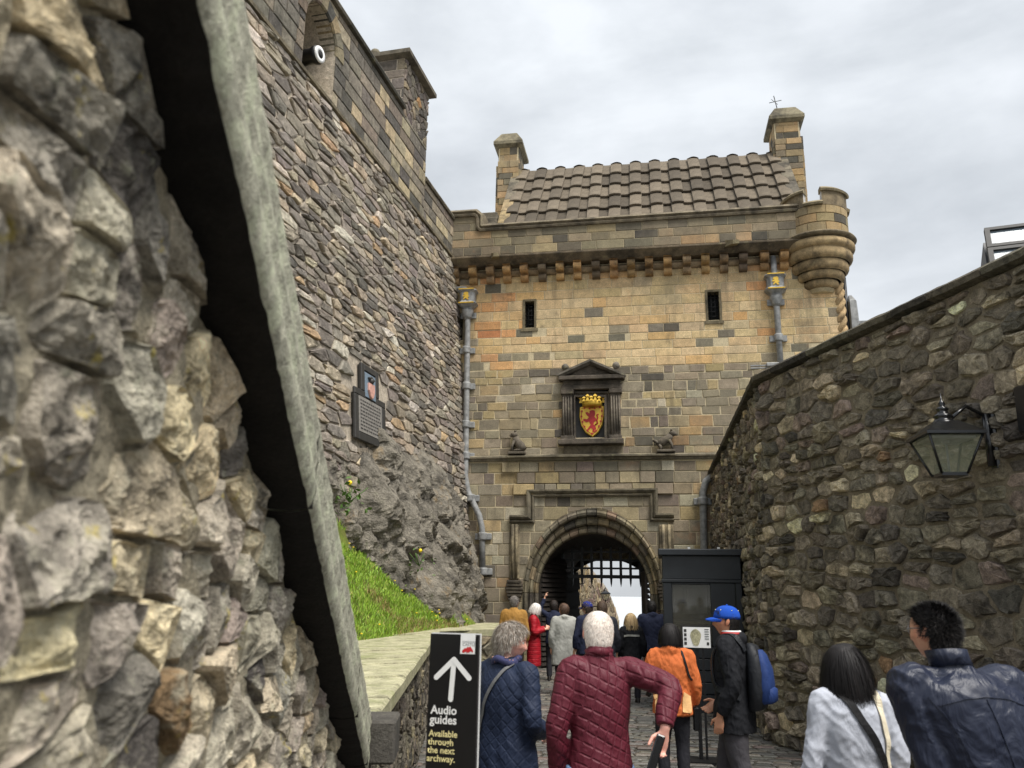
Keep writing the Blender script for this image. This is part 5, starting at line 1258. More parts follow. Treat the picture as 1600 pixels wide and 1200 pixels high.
def capsule2(p, q, r):
    p, q = Vector(p), Vector(q); a = math.atan2((q - p).y, (q - p).x); return [tuple(q + Vector((math.cos(t), math.sin(t))) * r) for t in [a - math.pi / 2 + math.pi * k / 8 for k in range(9)]] + [tuple(p + Vector((math.cos(t), math.sin(t))) * r) for t in [a + math.pi / 2 + math.pi * k / 8 for k in range(9)]]
tip = z5(279, 522); rr_ = .0105
sprint(capsule2(tip, z5(257, 770), rr_), M['white'], 'arrow_shaft', .0015); sprint(capsule2(tip, z5(168, 632), rr_), M['white'], 'arrow_barb', .0021); sprint(capsule2(tip, z5(373, 638), rr_), M['white'], 'arrow_barb', .0027)
sprint([z5(322, 362), z5(414, 366), z5(408, 489), z5(316, 486)], M['white'], 'logo_panel')
ctl = [(328, 476), (332, 462), (340, 458), (345, 450), (356, 452), (362, 442), (372, 446), (380, 440), (388, 450), (396, 462), (398, 478), (380, 470), (374, 478), (360, 480), (350, 472), (340, 480)]
sprint([z5(*p) for p in ctl], M['redprint'], 'castle_emblem', .0025)
def text(s, x, y, size, mat, name, bold=0.0, w=.002):
    cu_ = bpy.data.curves.new('txt', 'FONT'); cu_.body = s; cu_.size = size; cu_.offset = bold; cu_.resolution_u = 3
    o = bpy.data.objects.new('txt', cu_); COL.objects.link(o); dg = bpy.context.evaluated_depsgraph_get(); me = bpy.data.meshes.new_from_object(o.evaluated_get(dg)); bpy.data.objects.remove(o)
    u, v = z5(x, y)
    for v_ in me.vertices: v_.co = sf(u + v_.co.x, v + v_.co.y, w) - ORG[sgn.name]
    me.materials.clear(); me.materials.append(mat); o = bpy.data.objects.new(name, me); COL.objects.link(o); o.parent = board
ppm = SD / FPX / 4
text('Audio', 133, 858, 66 * ppm, M['white'], 'lettering', .0011); text('guides', 127, 918, 66 * ppm, M['white'], 'lettering', .0011)
for i, (t_, x_) in enumerate((('Available', 121), ('through', 116), ('the next', 112), ('archway.', 107))): text(t_, x_, 999 + 51.5 * i, 49 * ppm, M['cream'], 'lettering', .0006)
text('EDINBURGH', 331, 416, 14.5 * ppm, M['greyprint'], 'logo_lettering'); text('CASTLE', 331, 436, 24 * ppm, M['greyprint'], 'logo_lettering')
# ================================================================ PEOPLE
def cloth_mat(name, col, rough=.7, quilt=None, qd=.004, fold=.5, scale=9, spec=.3, sheen=0, fine=260, fbump=.12, dist=.03):
    m, nt, b = new_mat(name); N = nt.nodes.new; L = nt.links.new
    tc = N('ShaderNodeTexCoord'); mp = N('ShaderNodeMapping'); mp.inputs['Scale'].default_value = (1.5, 1.5, .8); L(tc.outputs['Object'], mp.inputs[0])
    n1 = N('ShaderNodeTexNoise'); n1.inputs['Scale'].default_value = scale; n1.inputs['Detail'].default_value = 3; n1.inputs['Distortion'].default_value = .8; L(mp.outputs[0], n1.inputs['Vector'])
    n2 = N('ShaderNodeTexNoise'); n2.inputs['Scale'].default_value = fine; n2.inputs['Detail'].default_value = 2; L(tc.outputs['Object'], n2.inputs['Vector'])
    mr = N('ShaderNodeMapRange'); mr.inputs[1].default_value = .3; mr.inputs[2].default_value = .7; mr.inputs[3].default_value = .88; mr.inputs[4].default_value = 1.14; L(n2.outputs['Fac'], mr.inputs[0])
    mx = N('ShaderNodeMix'); mx.data_type = 'RGBA'; mx.blend_type = 'MULTIPLY'; mx.inputs['Factor'].default_value = 1; mx.inputs['A'].default_value = (*col, 1); L(mr.outputs[0], mx.inputs['B']); L(mx.outputs['Result'], b.inputs['Base Color'])
    b.inputs['Roughness'].default_value = rough; b.inputs['Specular IOR Level'].default_value = spec; b.inputs['Sheen Weight'].default_value = sheen
    bp = N('ShaderNodeBump'); bp.inputs['Strength'].default_value = fold; bp.inputs['Distance'].default_value = dist; L(n1.outputs['Fac'], bp.inputs['Height']); nrm = bp.outputs[0]
    b2 = N('ShaderNodeBump'); b2.inputs['Strength'].default_value = fbump; b2.inputs['Distance'].default_value = .002; L(n2.outputs['Fac'], b2.inputs['Height']); L(nrm, b2.inputs['Normal']); nrm = b2.outputs[0]
    if quilt:
        sx = N('ShaderNodeSeparateXYZ'); L(tc.outputs['Object'], sx.inputs[0]); ds = []
        wob = N('ShaderNodeTexNoise'); wob.inputs['Scale'].default_value = 5; L(tc.outputs['Object'], wob.inputs['Vector'])
        for ang, sp in quilt:
            def mth(op, a, bb=None, c=None):
                n = N('ShaderNodeMath'); n.operation = op
                for i, v in enumerate((a, bb, c)):
                    if v is None: continue
                    if isinstance(v, (int, float)): n.inputs[i].default_value = v
                    else: L(v, n.inputs[i])
                return n.outputs[0]
            hx = mth('MULTIPLY_ADD', sx.outputs['Y'], .55, sx.outputs['X'])
            t = mth('ADD', mth('MULTIPLY', hx, math.sin(rad(ang)) / sp), mth('MULTIPLY', sx.outputs['Z'], math.cos(rad(ang)) / sp)); t = mth('MULTIPLY_ADD', wob.outputs['Fac'], .8, t)
            ds.append(mth('MULTIPLY', mth('PINGPONG', t, .5), sp / .06))
        mn = ds[0]
        for d in ds[1:]: mn = mth('MINIMUM', mn, d)
        r2 = N('ShaderNodeMapRange'); r2.interpolation_type = 'SMOOTHSTEP'; r2.inputs[1].default_value = 0; r2.inputs[2].default_value = .16; L(mn, r2.inputs[0])
        b3 = N('ShaderNodeBump'); b3.inputs['Strength'].default_value = .9; b3.inputs['Distance'].default_value = qd; L(r2.outputs[0], b3.inputs['Height']); L(nrm, b3.inputs['Normal']); nrm = b3.outputs[0]
    L(nrm, b.inputs['Normal']); return m
M['skin'] = plain_mat('skin', (0, 0, 0), .5, attr=True, noise_amt=.08, scale=40, bump=.15, dist=.002)
M['skin'].node_tree.nodes['Principled BSDF'].inputs['Subsurface Weight'].default_value = .08
M['hair'] = plain_mat('hair', (0, 0, 0), .62, attr=True, noise_amt=.2, scale=60, bump=0, spec=.3)
M['eye'] = plain_mat('eye', srgb(225, 222, 215), .2, noise_amt=.03, bump=0)
M['shoe'] = plain_mat('dark_shoe_leather', srgb(34, 30, 28), .5)
def remesh(mb, voxel, it=4, fold=0.0, fs=7.0, seed=0, stretch=(1, 1, .45)):
    me = bpy.data.meshes.new('tmp'); me.from_pydata([tuple(v) for v in mb.v], [], mb.f)
    bm = bmesh.new(); bm.from_mesh(me); bmesh.ops.recalc_face_normals(bm, faces=bm.faces); bm.to_mesh(me); bm.free()
    o = bpy.data.objects.new('tmp', me); COL.objects.link(o)
    r = o.modifiers.new('r', 'REMESH'); r.mode = 'VOXEL'; r.voxel_size = voxel; r.adaptivity = 0
    s = o.modifiers.new('s', 'SMOOTH'); s.factor = .5; s.iterations = it
    dg = bpy.context.evaluated_depsgraph_get(); out = bpy.data.meshes.new_from_object(o.evaluated_get(dg)); bpy.data.objects.remove(o); bpy.data.meshes.remove(me)
    if fold:
        n = len(out.vertices); co = np.empty(n * 3); no = np.empty(n * 3); out.vertices.foreach_get('co', co); out.vertices.foreach_get('normal', no); co = co.reshape(-1, 3); no = no.reshape(-1, 3)
        d = np.array([noise.noise(Vector((c[0] * stretch[0], c[1] * stretch[1], c[2] * stretch[2])) * fs + Vector((seed, 0, 0))) - .9 * abs(noise.noise(Vector((c[0] * .9, c[1] * .9, c[2] + c[0] * .7)) * fs * 1.8 + Vector((seed, 3, 0)))) - .3 * abs(noise.noise(Vector((c[0] * .7, c[1] * .7, c[2] - c[0] * .5)) * fs * 4 + Vector((seed, 9, 0)))) for c in co])
        co += no * (d * fold)[:, None]; out.vertices.foreach_set('co', co.ravel()); out.update()
    out.polygons.foreach_set('use_smooth', [True] * len(out.polygons)); return out
def finish(me, name, mat, parent, colfn=None):
    me.name = name
    if colfn:
        n = len(me.vertices); co = np.empty(n * 3); me.vertices.foreach_get('co', co); co = co.reshape(-1, 3); ca = me.color_attributes.new('Col', 'FLOAT_COLOR', 'POINT')
        ca.data.foreach_set('color', np.array([(*colfn(c), 1) for c in co]).ravel())
    me.materials.clear(); me.materials.append(mat); o = bpy.data.objects.new(name, me); COL.objects.link(o); o.parent = parent; return o
def cr_spline(P, n):
    P = [np.array(p, float) for p in P]; out = []
    for i in range(len(P) - 1):
        p0, p1, p2, p3 = P[max(i - 1, 0)], P[i], P[i + 1], P[min(i + 2, len(P) - 1)]
        for k in range(n):
            t = k / n; out.append(.5 * ((2 * p1) + (-p0 + p2) * t + (2 * p0 - 5 * p1 + 4 * p2 - p3) * t * t + (-p0 + 3 * p1 - 3 * p2 + p3) * t ** 3))
    out.append(P[-1]); return out
def limb(mb, pts, rs, n=12):
    Q = cr_spline([(*p, r) for p, r in zip(pts, rs)], 4); mb.tube([Vector(q[:3]) for q in Q], [float(max(q[3], .004)) for q in Q], n)
def trunk(mb, rows, tf, n=20, sq=2.4):
    """rows: (z, rx, ry, cy)"""
    Q = cr_spline(rows, 3); rings = []
    for z, rx, ry, cy in Q:
        ring = []
        for k in range(n):
            a = 2 * math.pi * k / n; c, s = math.cos(a), math.sin(a)
            ring.append(tf(Vector((rx * math.copysign(abs(c) ** (2 / sq), c), cy + ry * math.copysign(abs(s) ** (2 / sq), s), z))))
        rings.append(ring)
    mb.loft(rings)
def head_mesh(mb, T, female=0):
    n, m = 44, 34; rings = []; SQ = 2.5
    G = lambda v, s: math.exp(-(v / s) ** 2)
    for i in range(m + 1):
        th = math.pi * (i + .01) / (m + .02); ring = []
        for k in range(n):
            ph = 2 * math.pi * k / n; dx, dy, dz = math.sin(th) * math.cos(ph), math.sin(th) * math.sin(ph), math.cos(th)
            f_ = (abs(dx) ** SQ + abs(dy) ** SQ + abs(dz) ** SQ) ** (-1 / SQ) if dz > -.2 else 1 + max(0, (.75 + dz)) * .0; f_ = 1 + (f_ - 1) * min(1, max(0, (dz + .5) / .4)) if dz <= -.1 else f_; x, y, z = .076 * dx * f_, .098 * dy * f_, .116 * dz * f_
            if dz < 0:
                t = -dz; x *= 1 - .28 * t * t; y *= (1 - .06 * t) if dy > 0 else (1 - .5 * t)
            if dy > 0:
                y += G(x, .013) * (.022 * G(z + .03, .014) + .012 * G(z + .012, .02)) + .006 * G(z - .03, .012) * G(x, .05) + .006 * G(z + .061, .01) * G(x, .022) - .004 * G(z + .064, .003) * G(x, .02) + .01 * G(z + .1, .016) * G(x, .028)
                for s in (-1, 1): y += -.011 * G(x - s * .031, .015) * G(z - .01, .011) + .005 * G(x - s * .042, .016) * G(z + .025, .018)
            ring.append(T(Vector((x, y, z))))
        rings.append(ring)
    mb.loft(rings)
    for s in (-1, 1):
        rg = []
        for i in range(9):
            t = math.pi * (i + .05) / 8.1; rg.append([T(Vector((s * (.08 + .011 * math.sin(t) * math.cos(2 * math.pi * k / 8)) , -.012 + .017 * math.sin(t) * math.sin(2 * math.pi * k / 8) - .006 * math.cos(t), -.004 + .032 * math.cos(t)))) for k in range(8)])
        mb.loft(rg)
def hand_mesh(mb, W, D, Nn, curl, sgn, k=1.0):
    """W wrist, D along the fingers, Nn palm normal (fingers curl towards it)"""
    D = D.normalized(); Nn = (Nn - D * Nn.dot(D)).normalized(); S = D.cross(Nn) * sgn
    rings = []
    for t, w, h in ((-.03, .026, .022), (0, .027, .02), (.03, .036, .018), (.065, .042, .016), (.09, .04, .013)):
        rings.append([W + D * t * k + (S * math.cos(a) * w + Nn * math.sin(a) * h) * k for a in [2 * math.pi * j / 12 for j in range(12)]])
    mb.loft(rings)
    for j, (off, ln, r) in enumerate(((.030, .072, .0088), (.0105, .080, .0092), (-.0105, .074, .0088), (-.030, .058, .0078))):
        p = W + (D * .075 + S * off) * k; d = (D + S * off * 2.2).normalized(); pts = [p]; c = curl * (1 + .12 * j)
        ax = d.cross(Nn).normalized()
        for sg in (.0, .45, .3, .25):
            if sg == 0: pts.append(p + d * .018 * k); continue
            d = (Matrix.Rotation(c, 3, ax) @ d) ; pts.append(pts[-1] + d * ln * sg * k)
        mb.tube(pts, [r * k] * 2 + [r * .95 * k, r * .9 * k, r * .72 * k], 8)
    d = (D * .55 + S * .75 + Nn * .35).normalized(); p = W + (D * .02 + S * .026) * k; pts = [p, p + d * .035 * k]; d2 = (D * .9 + S * .3 + Nn * .45).normalized(); pts += [pts[-1] + d2 * .032 * k, pts[-1] + d2 * .055 * k]
    mb.tube(pts, [.013 * k, .0115 * k, .0105 * k, .008 * k], 8)
def hair_mesh(T, Ti, style, cols, rng, n, width):
    """scalp cap plus combed ribbon strands, in person space"""
    mb = MB(); E = Vector((.081, .103, .12)); SQ = 2.5
    def sup(d): 
        f_ = (abs(d.x) ** SQ + abs(d.y) ** SQ + abs(d.z) ** SQ) ** (-1 / SQ); f_ = 1 + (f_ - 1) * min(1, max(0, (d.z + .5) / .4)); return Vector((d.x * E.x, d.y * E.y, d.z * E.z)) * f_
    sty = dict(short=(.04, .15, .0), crop=(.022, .08, 0), spiky=(.026, 1.0, 0), curly=(.06, .3, 1), bob=(.34, .2, 0), ear=(.12, .3, 0), long=(.3, .2, 0))[style]
    ln0, lift, curl = sty
    def inhair(d):      # d: unit direction in head space
        x, y, z = d
        if style in ('bob', 'long', 'ear'): 
            front = .62 if z > .3 else (.25 if z > -.1 else -.05)
            return z > -.55 and y < front + max(0, z - .3) * .7
        front = .30 if z > .25 else (.05 if z > -.12 else -.35)
        return z > -.62 and y < front + max(0, z - .25) * .9
    nn, mm = 36, 26; ix = {}
    bulge = dict(curly=1.1, bob=1.05, long=1.04, ear=1.05, spiky=1.03, short=1.03, crop=1.02)[style]
    def mkcol(): 
        c = rng.choice(cols); b = rng.uniform(.75, 1.3); return (c[0] * b, c[1] * b, c[2] * b)
    for i in range(mm + 1):
        th = math.pi * .76 * i / mm
        for k in range(nn):
            ph = 2 * math.pi * k / nn; d = Vector((math.sin(th) * math.cos(ph), math.sin(th) * math.sin(ph), math.cos(th)))
            q = 1 + (.004 if style == 'crop' else .02) * noise.noise(d * 5) + (.003 if style == 'crop' else .01) * noise.noise(d * 14); sc = bulge if inhair(d) else .9
            p = sup(d) * sc * q
            if d.z < 0 and d.y < 0: p.y *= 1 - .32 * -d.z
            ix[i, k] = (mb.vert(T(p), mkcol()), inhair(d))
    for i in range(mm):
        for k in range(nn):
            q = [ix[i, k], ix[i, (k + 1) % nn], ix[i + 1, (k + 1) % nn], ix[i + 1, k]]
            if sum(b for _, b in q) >= 2: mb.face(*[a for a, _ in q], smooth=True)
    crown = Vector((0.02, -.45, .9)).normalized()
    c = 0
    while c < n:
        d = Vector((rng.gauss(0, 1), rng.gauss(0, 1), rng.gauss(0, 1))).normalized()
        if not inhair(d): continue
        c += 1; r0 = sup(d) * (bulge * .985)
        if d.z < 0 and d.y < 0: r0.y *= 1 - .32 * -d.z
        tang = (d - crown); tang = (tang - d * tang.dot(d)); tang = tang.normalized() if tang.length > 1e-3 else Vector((0, 1, 0))
        if style in ('bob', 'long', 'ear'): tang = (Vector((d.x * .6, d.y * .3 - .1, -1)) - d * (Vector((d.x * .6, d.y * .3 - .1, -1))).dot(d)).normalized()
        ln = ln0 * rng.uniform(.7, 1.15)
        if style in ('bob', 'long'): ln = max(.03, r0.z + ln0 * .62 + rng.gauss(0, .012))
        if style == 'ear': ln = max(.03, r0.z + .09 + rng.gauss(0, .012))
        g = 7 if ln > .1 else 4; v = (tang + d * lift * rng.uniform(.4, 1.3) + Vector((rng.gauss(0, .1), rng.gauss(0, .1), rng.gauss(0, .1))))
        if style == 'spiky': v = d * .9 + tang * .5 + Vector((rng.gauss(0, .25), rng.gauss(0, .25), rng.gauss(.1, .2)))
        v.normalize(); p = r0.copy(); pts = [p.copy()]; ph = rng.random() * 6.28
        for k in range(g):
            if style in ('bob', 'long', 'ear'): v = (v + Vector((0, 0, -.55)) + Vector((rng.gauss(0, .06), rng.gauss(0, .06), 0))).normalized()
            elif curl: v = (v + tang * .3 + Vector((math.sin(ph + k * 1.3), math.cos(ph + k * 1.3), math.sin(ph * 2 + k))) * .42 + Vector((0, 0, -.22))).normalized()
            else: v = (v + tang * .25 + Vector((0, 0, -.12))).normalized() if style != 'spiky' else (v + Vector((0, 0, -.05))).normalized()
            p = p + v * (ln / g); s = (abs(p.x / E.x) ** SQ + abs(p.y / E.y) ** SQ + abs(p.z / E.z) ** SQ) ** (1 / SQ)
            if p.z > -.09 and s < bulge: p = p * (bulge / max(s, .3)) 
            elif style in ('bob', 'long') and p.z <= -.09:
                h = math.hypot(p.x, p.y + .02)
                if h < .075: p.x *= .075 / max(h, .02)
            pts.append(p.copy())
        col = mkcol(); prev = None
        for k, q in enumerate(pts):
            t = (pts[min(k + 1, g)] - pts[max(k - 1, 0)]).normalized(); nrm = (Vector((q.x, q.y, max(q.z, -.02)))).normalized(); b = t.cross(nrm); b = b.normalized() if b.length > 1e-3 else Vector((1, 0, 0)); w = width * (1 - .75 * k / g) * .5
            cur = (mb.vert(T(q - b * w), col), mb.vert(T(q + b * w), col))
            if prev: mb.face(prev[0], prev[1], cur[1], cur[0], smooth=True)
            prev = cur
    return mb
def cap_mesh(T):
    mb = MB(); rings = []
    for i in range(9):
        a = math.pi / 2 * i / 8; r = math.cos(a) ** .8; rings.append([Vector((.088 * r * math.cos(p), -.004 + .11 * r * math.sin(p), .022 + .106 * math.sin(a) ** .9)) for p in [2 * math.pi * k / 32 for k in range(32)]])
    mb.loft([[T(p) for p in r] for r in rings]); br = []
    for j in range(6):
        q = j / 5; br.append([T(Vector(((.085 - .012 * q * q) * math.cos(a), .085 * abs(math.sin(a)) ** .8 * (1 + .0 * q) + q * .075 * math.sin(a) ** .7 + .012, .028 - .03 * q * q * .6 - .012 * (math.cos(a) ** 2)))) for a in [math.pi * (.04 + .92 * k / 16) for k in range(17)]])
    lo_ = [[p - Vector((0, 0, .006)) for p in r] for r in br]
    mb.loft(br, closed=False, caps=False); mb.loft(lo_, closed=False, caps=False)
    return mb
PEOPLE = 0
def person(label, x, y, head_deg, H, arms, jacket, legs, hair, look=(0, 0, 0), lean=(0, 0), build=1.0, voxel=.009, skin=(208, 160, 134), near=False, hood=None, hem=.78, flare=1.0, cap=None, walk=0, hands=(None, None), collar=None, headscale=1.0):
    """a figure facing +Y in its own space, turned by head_deg (anticlockwise)"""
    rg = random.Random(int(x * 1000) + 7); k = H / 1.705
    r = root('person', (x, y, 0), label, 'person'); ORG[r.name] = Vector((0, 0, 0)); r.rotation_euler.z = rad(head_deg)
    def tf(p): 
        p = Vector(p); dz = max(0, p.z - .95); return Vector((p.x + lean[0] * dz, p.y + lean[1] * dz, p.z - (abs(lean[1]) ** 2) * dz * .3)) * k
    S3 = lambda p: Vector(p) * k
    hc = tf((0, .03, 1.588)); Rh = Matrix.Rotation(rad(look[0]), 3, 'Z') @ Matrix.Rotation(rad(look[1]), 3, 'X') @ Matrix.Rotation(rad(look[2]), 3, 'Y')
    hs = headscale * k ** .5
    T = lambda p: hc + Rh @ (Vector(p) * hs)
    # ---- body, one continuous skin
    mb = MB(); head_mesh(mb, T)
    nb = tf((0, -.005, 1.42)); mb.tube([nb, nb.lerp(hc + Rh @ Vector((0, -.022, -.06)), .5), hc + Rh @ Vector((0, -.02, -.05))], [.068 * build ** .5 * k, .058 * k, .056 * k], 14)
    trunk(mb, [(.86, .15, .1, 0), (1.05, .135, .09, 0), (1.25, .15, .1, 0), (1.40, .12, .08, -.005), (1.47, .05, .05, 0)], tf)
    wr = []
    for s, (el, wrst) in zip((-1, 1), arms):
        sh = tf((s * .165 * build, 0, 1.395)); e, w = S3(el), S3(wrst); mid = sh.lerp(e, .5)
        limb(mb, [tf((s * .1, 0, 1.38)), sh, mid, e, e.lerp(w, .5), w], [.05 * k, .052 * k, .045 * k, .037 * k, .034 * k, .026 * k]); wr.append((sh, e, w))
        i = 0 if s < 0 else 1; hd = hands[i] or {}
        D = Vector(hd.get('dir', tuple((w - e).normalized()))); hand_mesh(mb, w + D.normalized() * .012, D, Vector(hd.get('pal', (-s, .25, 0))), hd.get('curl', .45), hd.get('sgn', 1 if s > 0 else -1), k)
    lp = []
    for s in (-1, 1):
        st = walk * s; hip = S3((s * .09, 0, .9)); kn = S3((s * .1, .03 + st * .5, .5)); an = S3((s * .1, -.03 + st, .09)); lp.append((hip, kn, an)); limb(mb, [hip, kn, an], [.075 * k, .048 * k, .036 * k])
        mb.tube([an, an + S3((0, .1, -.05)), an + S3((0, .17, -.065))], [.036 * k, .034 * k, .02 * k], 8)
    sc_ = srgb(*skin); RhT = Rh.transposed()
    def skincol(c):
        p = RhT @ (Vector(c) - hc) / hs
        col = sc_
        if p.length < .2:
            if abs(p.x) < .024 and abs(p.z + .063) < .009 and p.y > .07: return (sc_[0] * .72, sc_[1] * .42, sc_[2] * .42)
            if abs(p.z - .032) < .006 and .014 < abs(p.x) < .052 and p.y > .06: return (sc_[0] * .45, sc_[1] * .42, sc_[2] * .4)
            if abs(p.x) > .07 or (p.y > .095): return (sc_[0] * 1.0, sc_[1] * .84, sc_[2] * .82)
            if abs(p.x) > .03 and p.z < 0 and p.y > .04: return (sc_[0], sc_[1] * .9, sc_[2] * .88)
        return col
    body = finish(remesh(mb, min(voxel, .0065) if near else voxel, 2), 'body', M['skin'], r, skincol)
    if near:
        for s in (-1, 1):
            e_ = MB(); e_.sphere(T((s * .031, .079, .010)), .0125 * hs, 12, 8); ey = e_.build('eye', M['eye'], r, smooth=True)
            e_ = MB(); e_.sphere(T((s * .031, .087, .010)), .0058 * hs, 10, 6); e_.build('iris', M['dark'], ey)
    # ---- garments
    mb = MB(); b = build
    jr = jacket.get('rows') or [(hem, .205 * b * flare, .15 * b * flare, 0), (.9, .195 * b * (flare * .5 + .5), .145 * b, 0), (1.05, .178 * b, .132 * b, 0), (1.22, .192 * b, .137 * b, 0), (1.34, .19 * b, .125 * b, -.004), (1.41, .15 * b, .098 * b, -.008), (1.455, .088, .08, -.008), (1.5 + jacket.get('collar', 0), .07, .072, -.004)]
    trunk(mb, jr, tf); th = jacket.get('thick', .016)
    for s, (sh, e, w) in zip((-1, 1), wr):
        cuff = w.lerp(e, .06); limb(mb, [tf((s * .08, -.004, 1.375)), sh, sh.lerp(e, .5), e, e.lerp(w, .5), cuff], [(.058 + th) * k, (.056 + th) * k, (.05 + th) * k, (.043 + th) * k, (.04 + th) * k, (.033 + th * .8) * k])
    if hood:
        for (q, rr) in ((0, .075), (.06, .06), (-.06, .06), (.1, .045), (-.1, .045)): mb.sphere(tf((q, -.075 + abs(q) * .5, 1.45 - abs(q) * .1)), rr * k, 12, 8, None, (1, .8, .8))
    jm = remesh(mb, voxel, 5, jacket.get('fold', .009) * 1.35, jacket.get('fs', 8), rg.random() * 40)
    jo = finish(jm, jacket['name'], jacket['mat'], r)
    if collar:
        mb = MB(); cz, ch_, cmat = collar
        mb.loft([[tf((rx * math.cos(a), -.006 + ry * math.sin(a), z + .012 * math.sin(a) * -1)) for a in [2 * math.pi * q / 24 for q in range(24)]] for z, rx, ry in ((cz, .082, .08), (cz + ch_ * .5, .079, .077), (cz + ch_, .081, .079), (cz + ch_, .073, .071), (cz, .07, .07))], None); mb.build('collar', cmat, r, smooth=True)
    mb = MB(); lw = legs.get('w', 1.0)
    trunk(mb, [(.8, .155 * b, .115 * b, 0), (.9, .165 * b, .12 * b, 0), (1.0, .155 * b, .115 * b, 0)], S3)
    for (hip, kn, an) in lp: limb(mb, [hip, hip.lerp(kn, .5), kn, kn.lerp(an, .5), an + S3((0, 0, .0))], [.105 * lw * k, .092 * lw * k, .074 * lw * k, .07 * lw * k, .066 * lw * k])
    finish(remesh(mb, max(voxel, .011), 4, .006, 10, 3), 'trousers', legs['mat'], r)
    for (hip, kn, an) in lp:
        mb = MB(); trunk(mb, [(0, .044, .13, .06), (.02, .048, .135, .06), (.05, .045, .12, .05), (.085, .04, .06, 0), (.11, .034, .045, -.01)], lambda p, an=an: Vector((an.x, an.y, 0)) + Vector(p) * k, 14); mb.build('shoe', M['shoe'], r, smooth=True)
    # ---- hair, cap
    if hair:
        st, cols, n, w = hair; hair_mesh(T, None, st, [srgb(*c) for c in cols], rg, n, w).build('hair', M['hair'], r, fix=False)
    if cap:
        o = cap_mesh(T).build('cap', cap, r, smooth=True)
        mb = MB(); mb.sphere(T((0, -.004, .129)), .009, 8, 5); mb.build('cap_button', cap, o)
        for a in (.6, 1.6, 2.6, 3.6, 4.6, 5.6): mb = MB(); mb.sphere(T((.075 * math.cos(a), -.004 + .092 * math.sin(a), .09)), .0045, 6, 4); mb.build('cap_eyelet', M['cream'], o)
    return dict(r=r, tf=tf, S=S3, T=T, bvh=BVHTree.FromPolygons([v.co.copy() for v in jm.vertices], [tuple(p.vertices) for p in jm.polygons]), k=k, wr=wr, jo=jo)
def strap(pp, pts, width, name, mat, parent, off=.006, free=False, thick=.004):
    Q = cr_spline(pts, 8); C = []
    for q in Q:
        v = Vector(q) * pp['k']
        if not free:
            loc, nr, i_, d_ = pp['bvh'].find_nearest(v)
            C.append((loc + nr * off, nr))
        else: C.append((v, Vector((0, -1, 0))))
    for _ in range(2): C = [C[0]] + [((C[i - 1][0] + C[i][0] * 2 + C[i + 1][0]) / 4, ((C[i - 1][1] + C[i][1] + C[i + 1][1])).normalized()) for i in range(1, len(C) - 1)] + [C[-1]]
    mb = MB(); rings = []
    for i, (p, n) in enumerate(C):
        t = (C[min(i + 1, len(C) - 1)][0] - C[max(i - 1, 0)][0]).normalized(); b = t.cross(n).normalized() * width / 2
        rings.append([p - b, p + b, p + b + n * thick, p - b + n * thick])
    mb.loft(rings, smooth=False); return mb.build(name, mat, parent)
def fabric(name, rgb, **kw): return cloth_mat(name, srgb(*rgb), **kw)
DN = fabric('dark_trousers_cloth', (34, 34, 40), rough=.8); JEAN = fabric('light_blue_denim', (120, 146, 184), rough=.85)
def px_at(x, d): return (x - 800) / FPX * d
HANG = [((-.25, -.02, 1.1), (-.245, .06, .86)), ((.25, -.02, 1.1), (.245, .06, .86))]

# 1 burgundy quilted jacket, arm bent behind the back
RED = fabric('burgundy_quilted_nylon', (88, 26, 40), rough=.58, quilt=[(27, .052), (-74, .05)], fold=.5, qd=.004, spec=.35)
d = 4.7; P_ = person('white-haired man in a burgundy quilted jacket seen from behind, one arm bent back', px_at(935, d), d, 4, 1.63,
    [((-.245, -.03, 1.1), (-.235, .04, .86)), ((.36, -.15, 1.32), (.30, -.26, 1.12))], dict(name='jacket', mat=RED, collar=.03, thick=.024, fold=.008, fs=6), dict(mat=JEAN), ('crop', [(226, 216, 206), (206, 192, 180), (232, 224, 214)], 8000, .0026),
    look=(3, -4, 2), build=.92, voxel=.008, near=True, skin=(222, 164, 146), hem=.86, hands=(None, dict(dir=(-.28, .1, -.92), pal=(-.1, -1, -.15), curl=.62, sgn=1)), collar=(1.462, .04, RED), headscale=.98)
w_ = P_['wr'][1][2]; hp_ = w_ + Vector((-.05, -.035, -.085)); mb = MB(); pd = Vector((-.32, .06, -.94)).normalized(); px_ = Vector((.92, -.2, -.3)); px_ = (px_ - pd * px_.dot(pd)).normalized(); pn_ = pd.cross(px_)
Mx = P_['r'].rotation_euler.to_matrix(); base_ = Vector((P_['r'].location.x, P_['r'].location.y, 0)) if False else P_['r'].location.copy()
fr = lambda a, b, c: base_ + Mx @ (hp_ + px_ * a + pd * b + pn_ * c)
mb.box(fr, -.022, .022, -.07, .12, -.012, .012, None, .006)
tag(mb.build('glasses_case', M['gloss_black']), 'slim black case held behind the back of the man in burgundy', 'case')

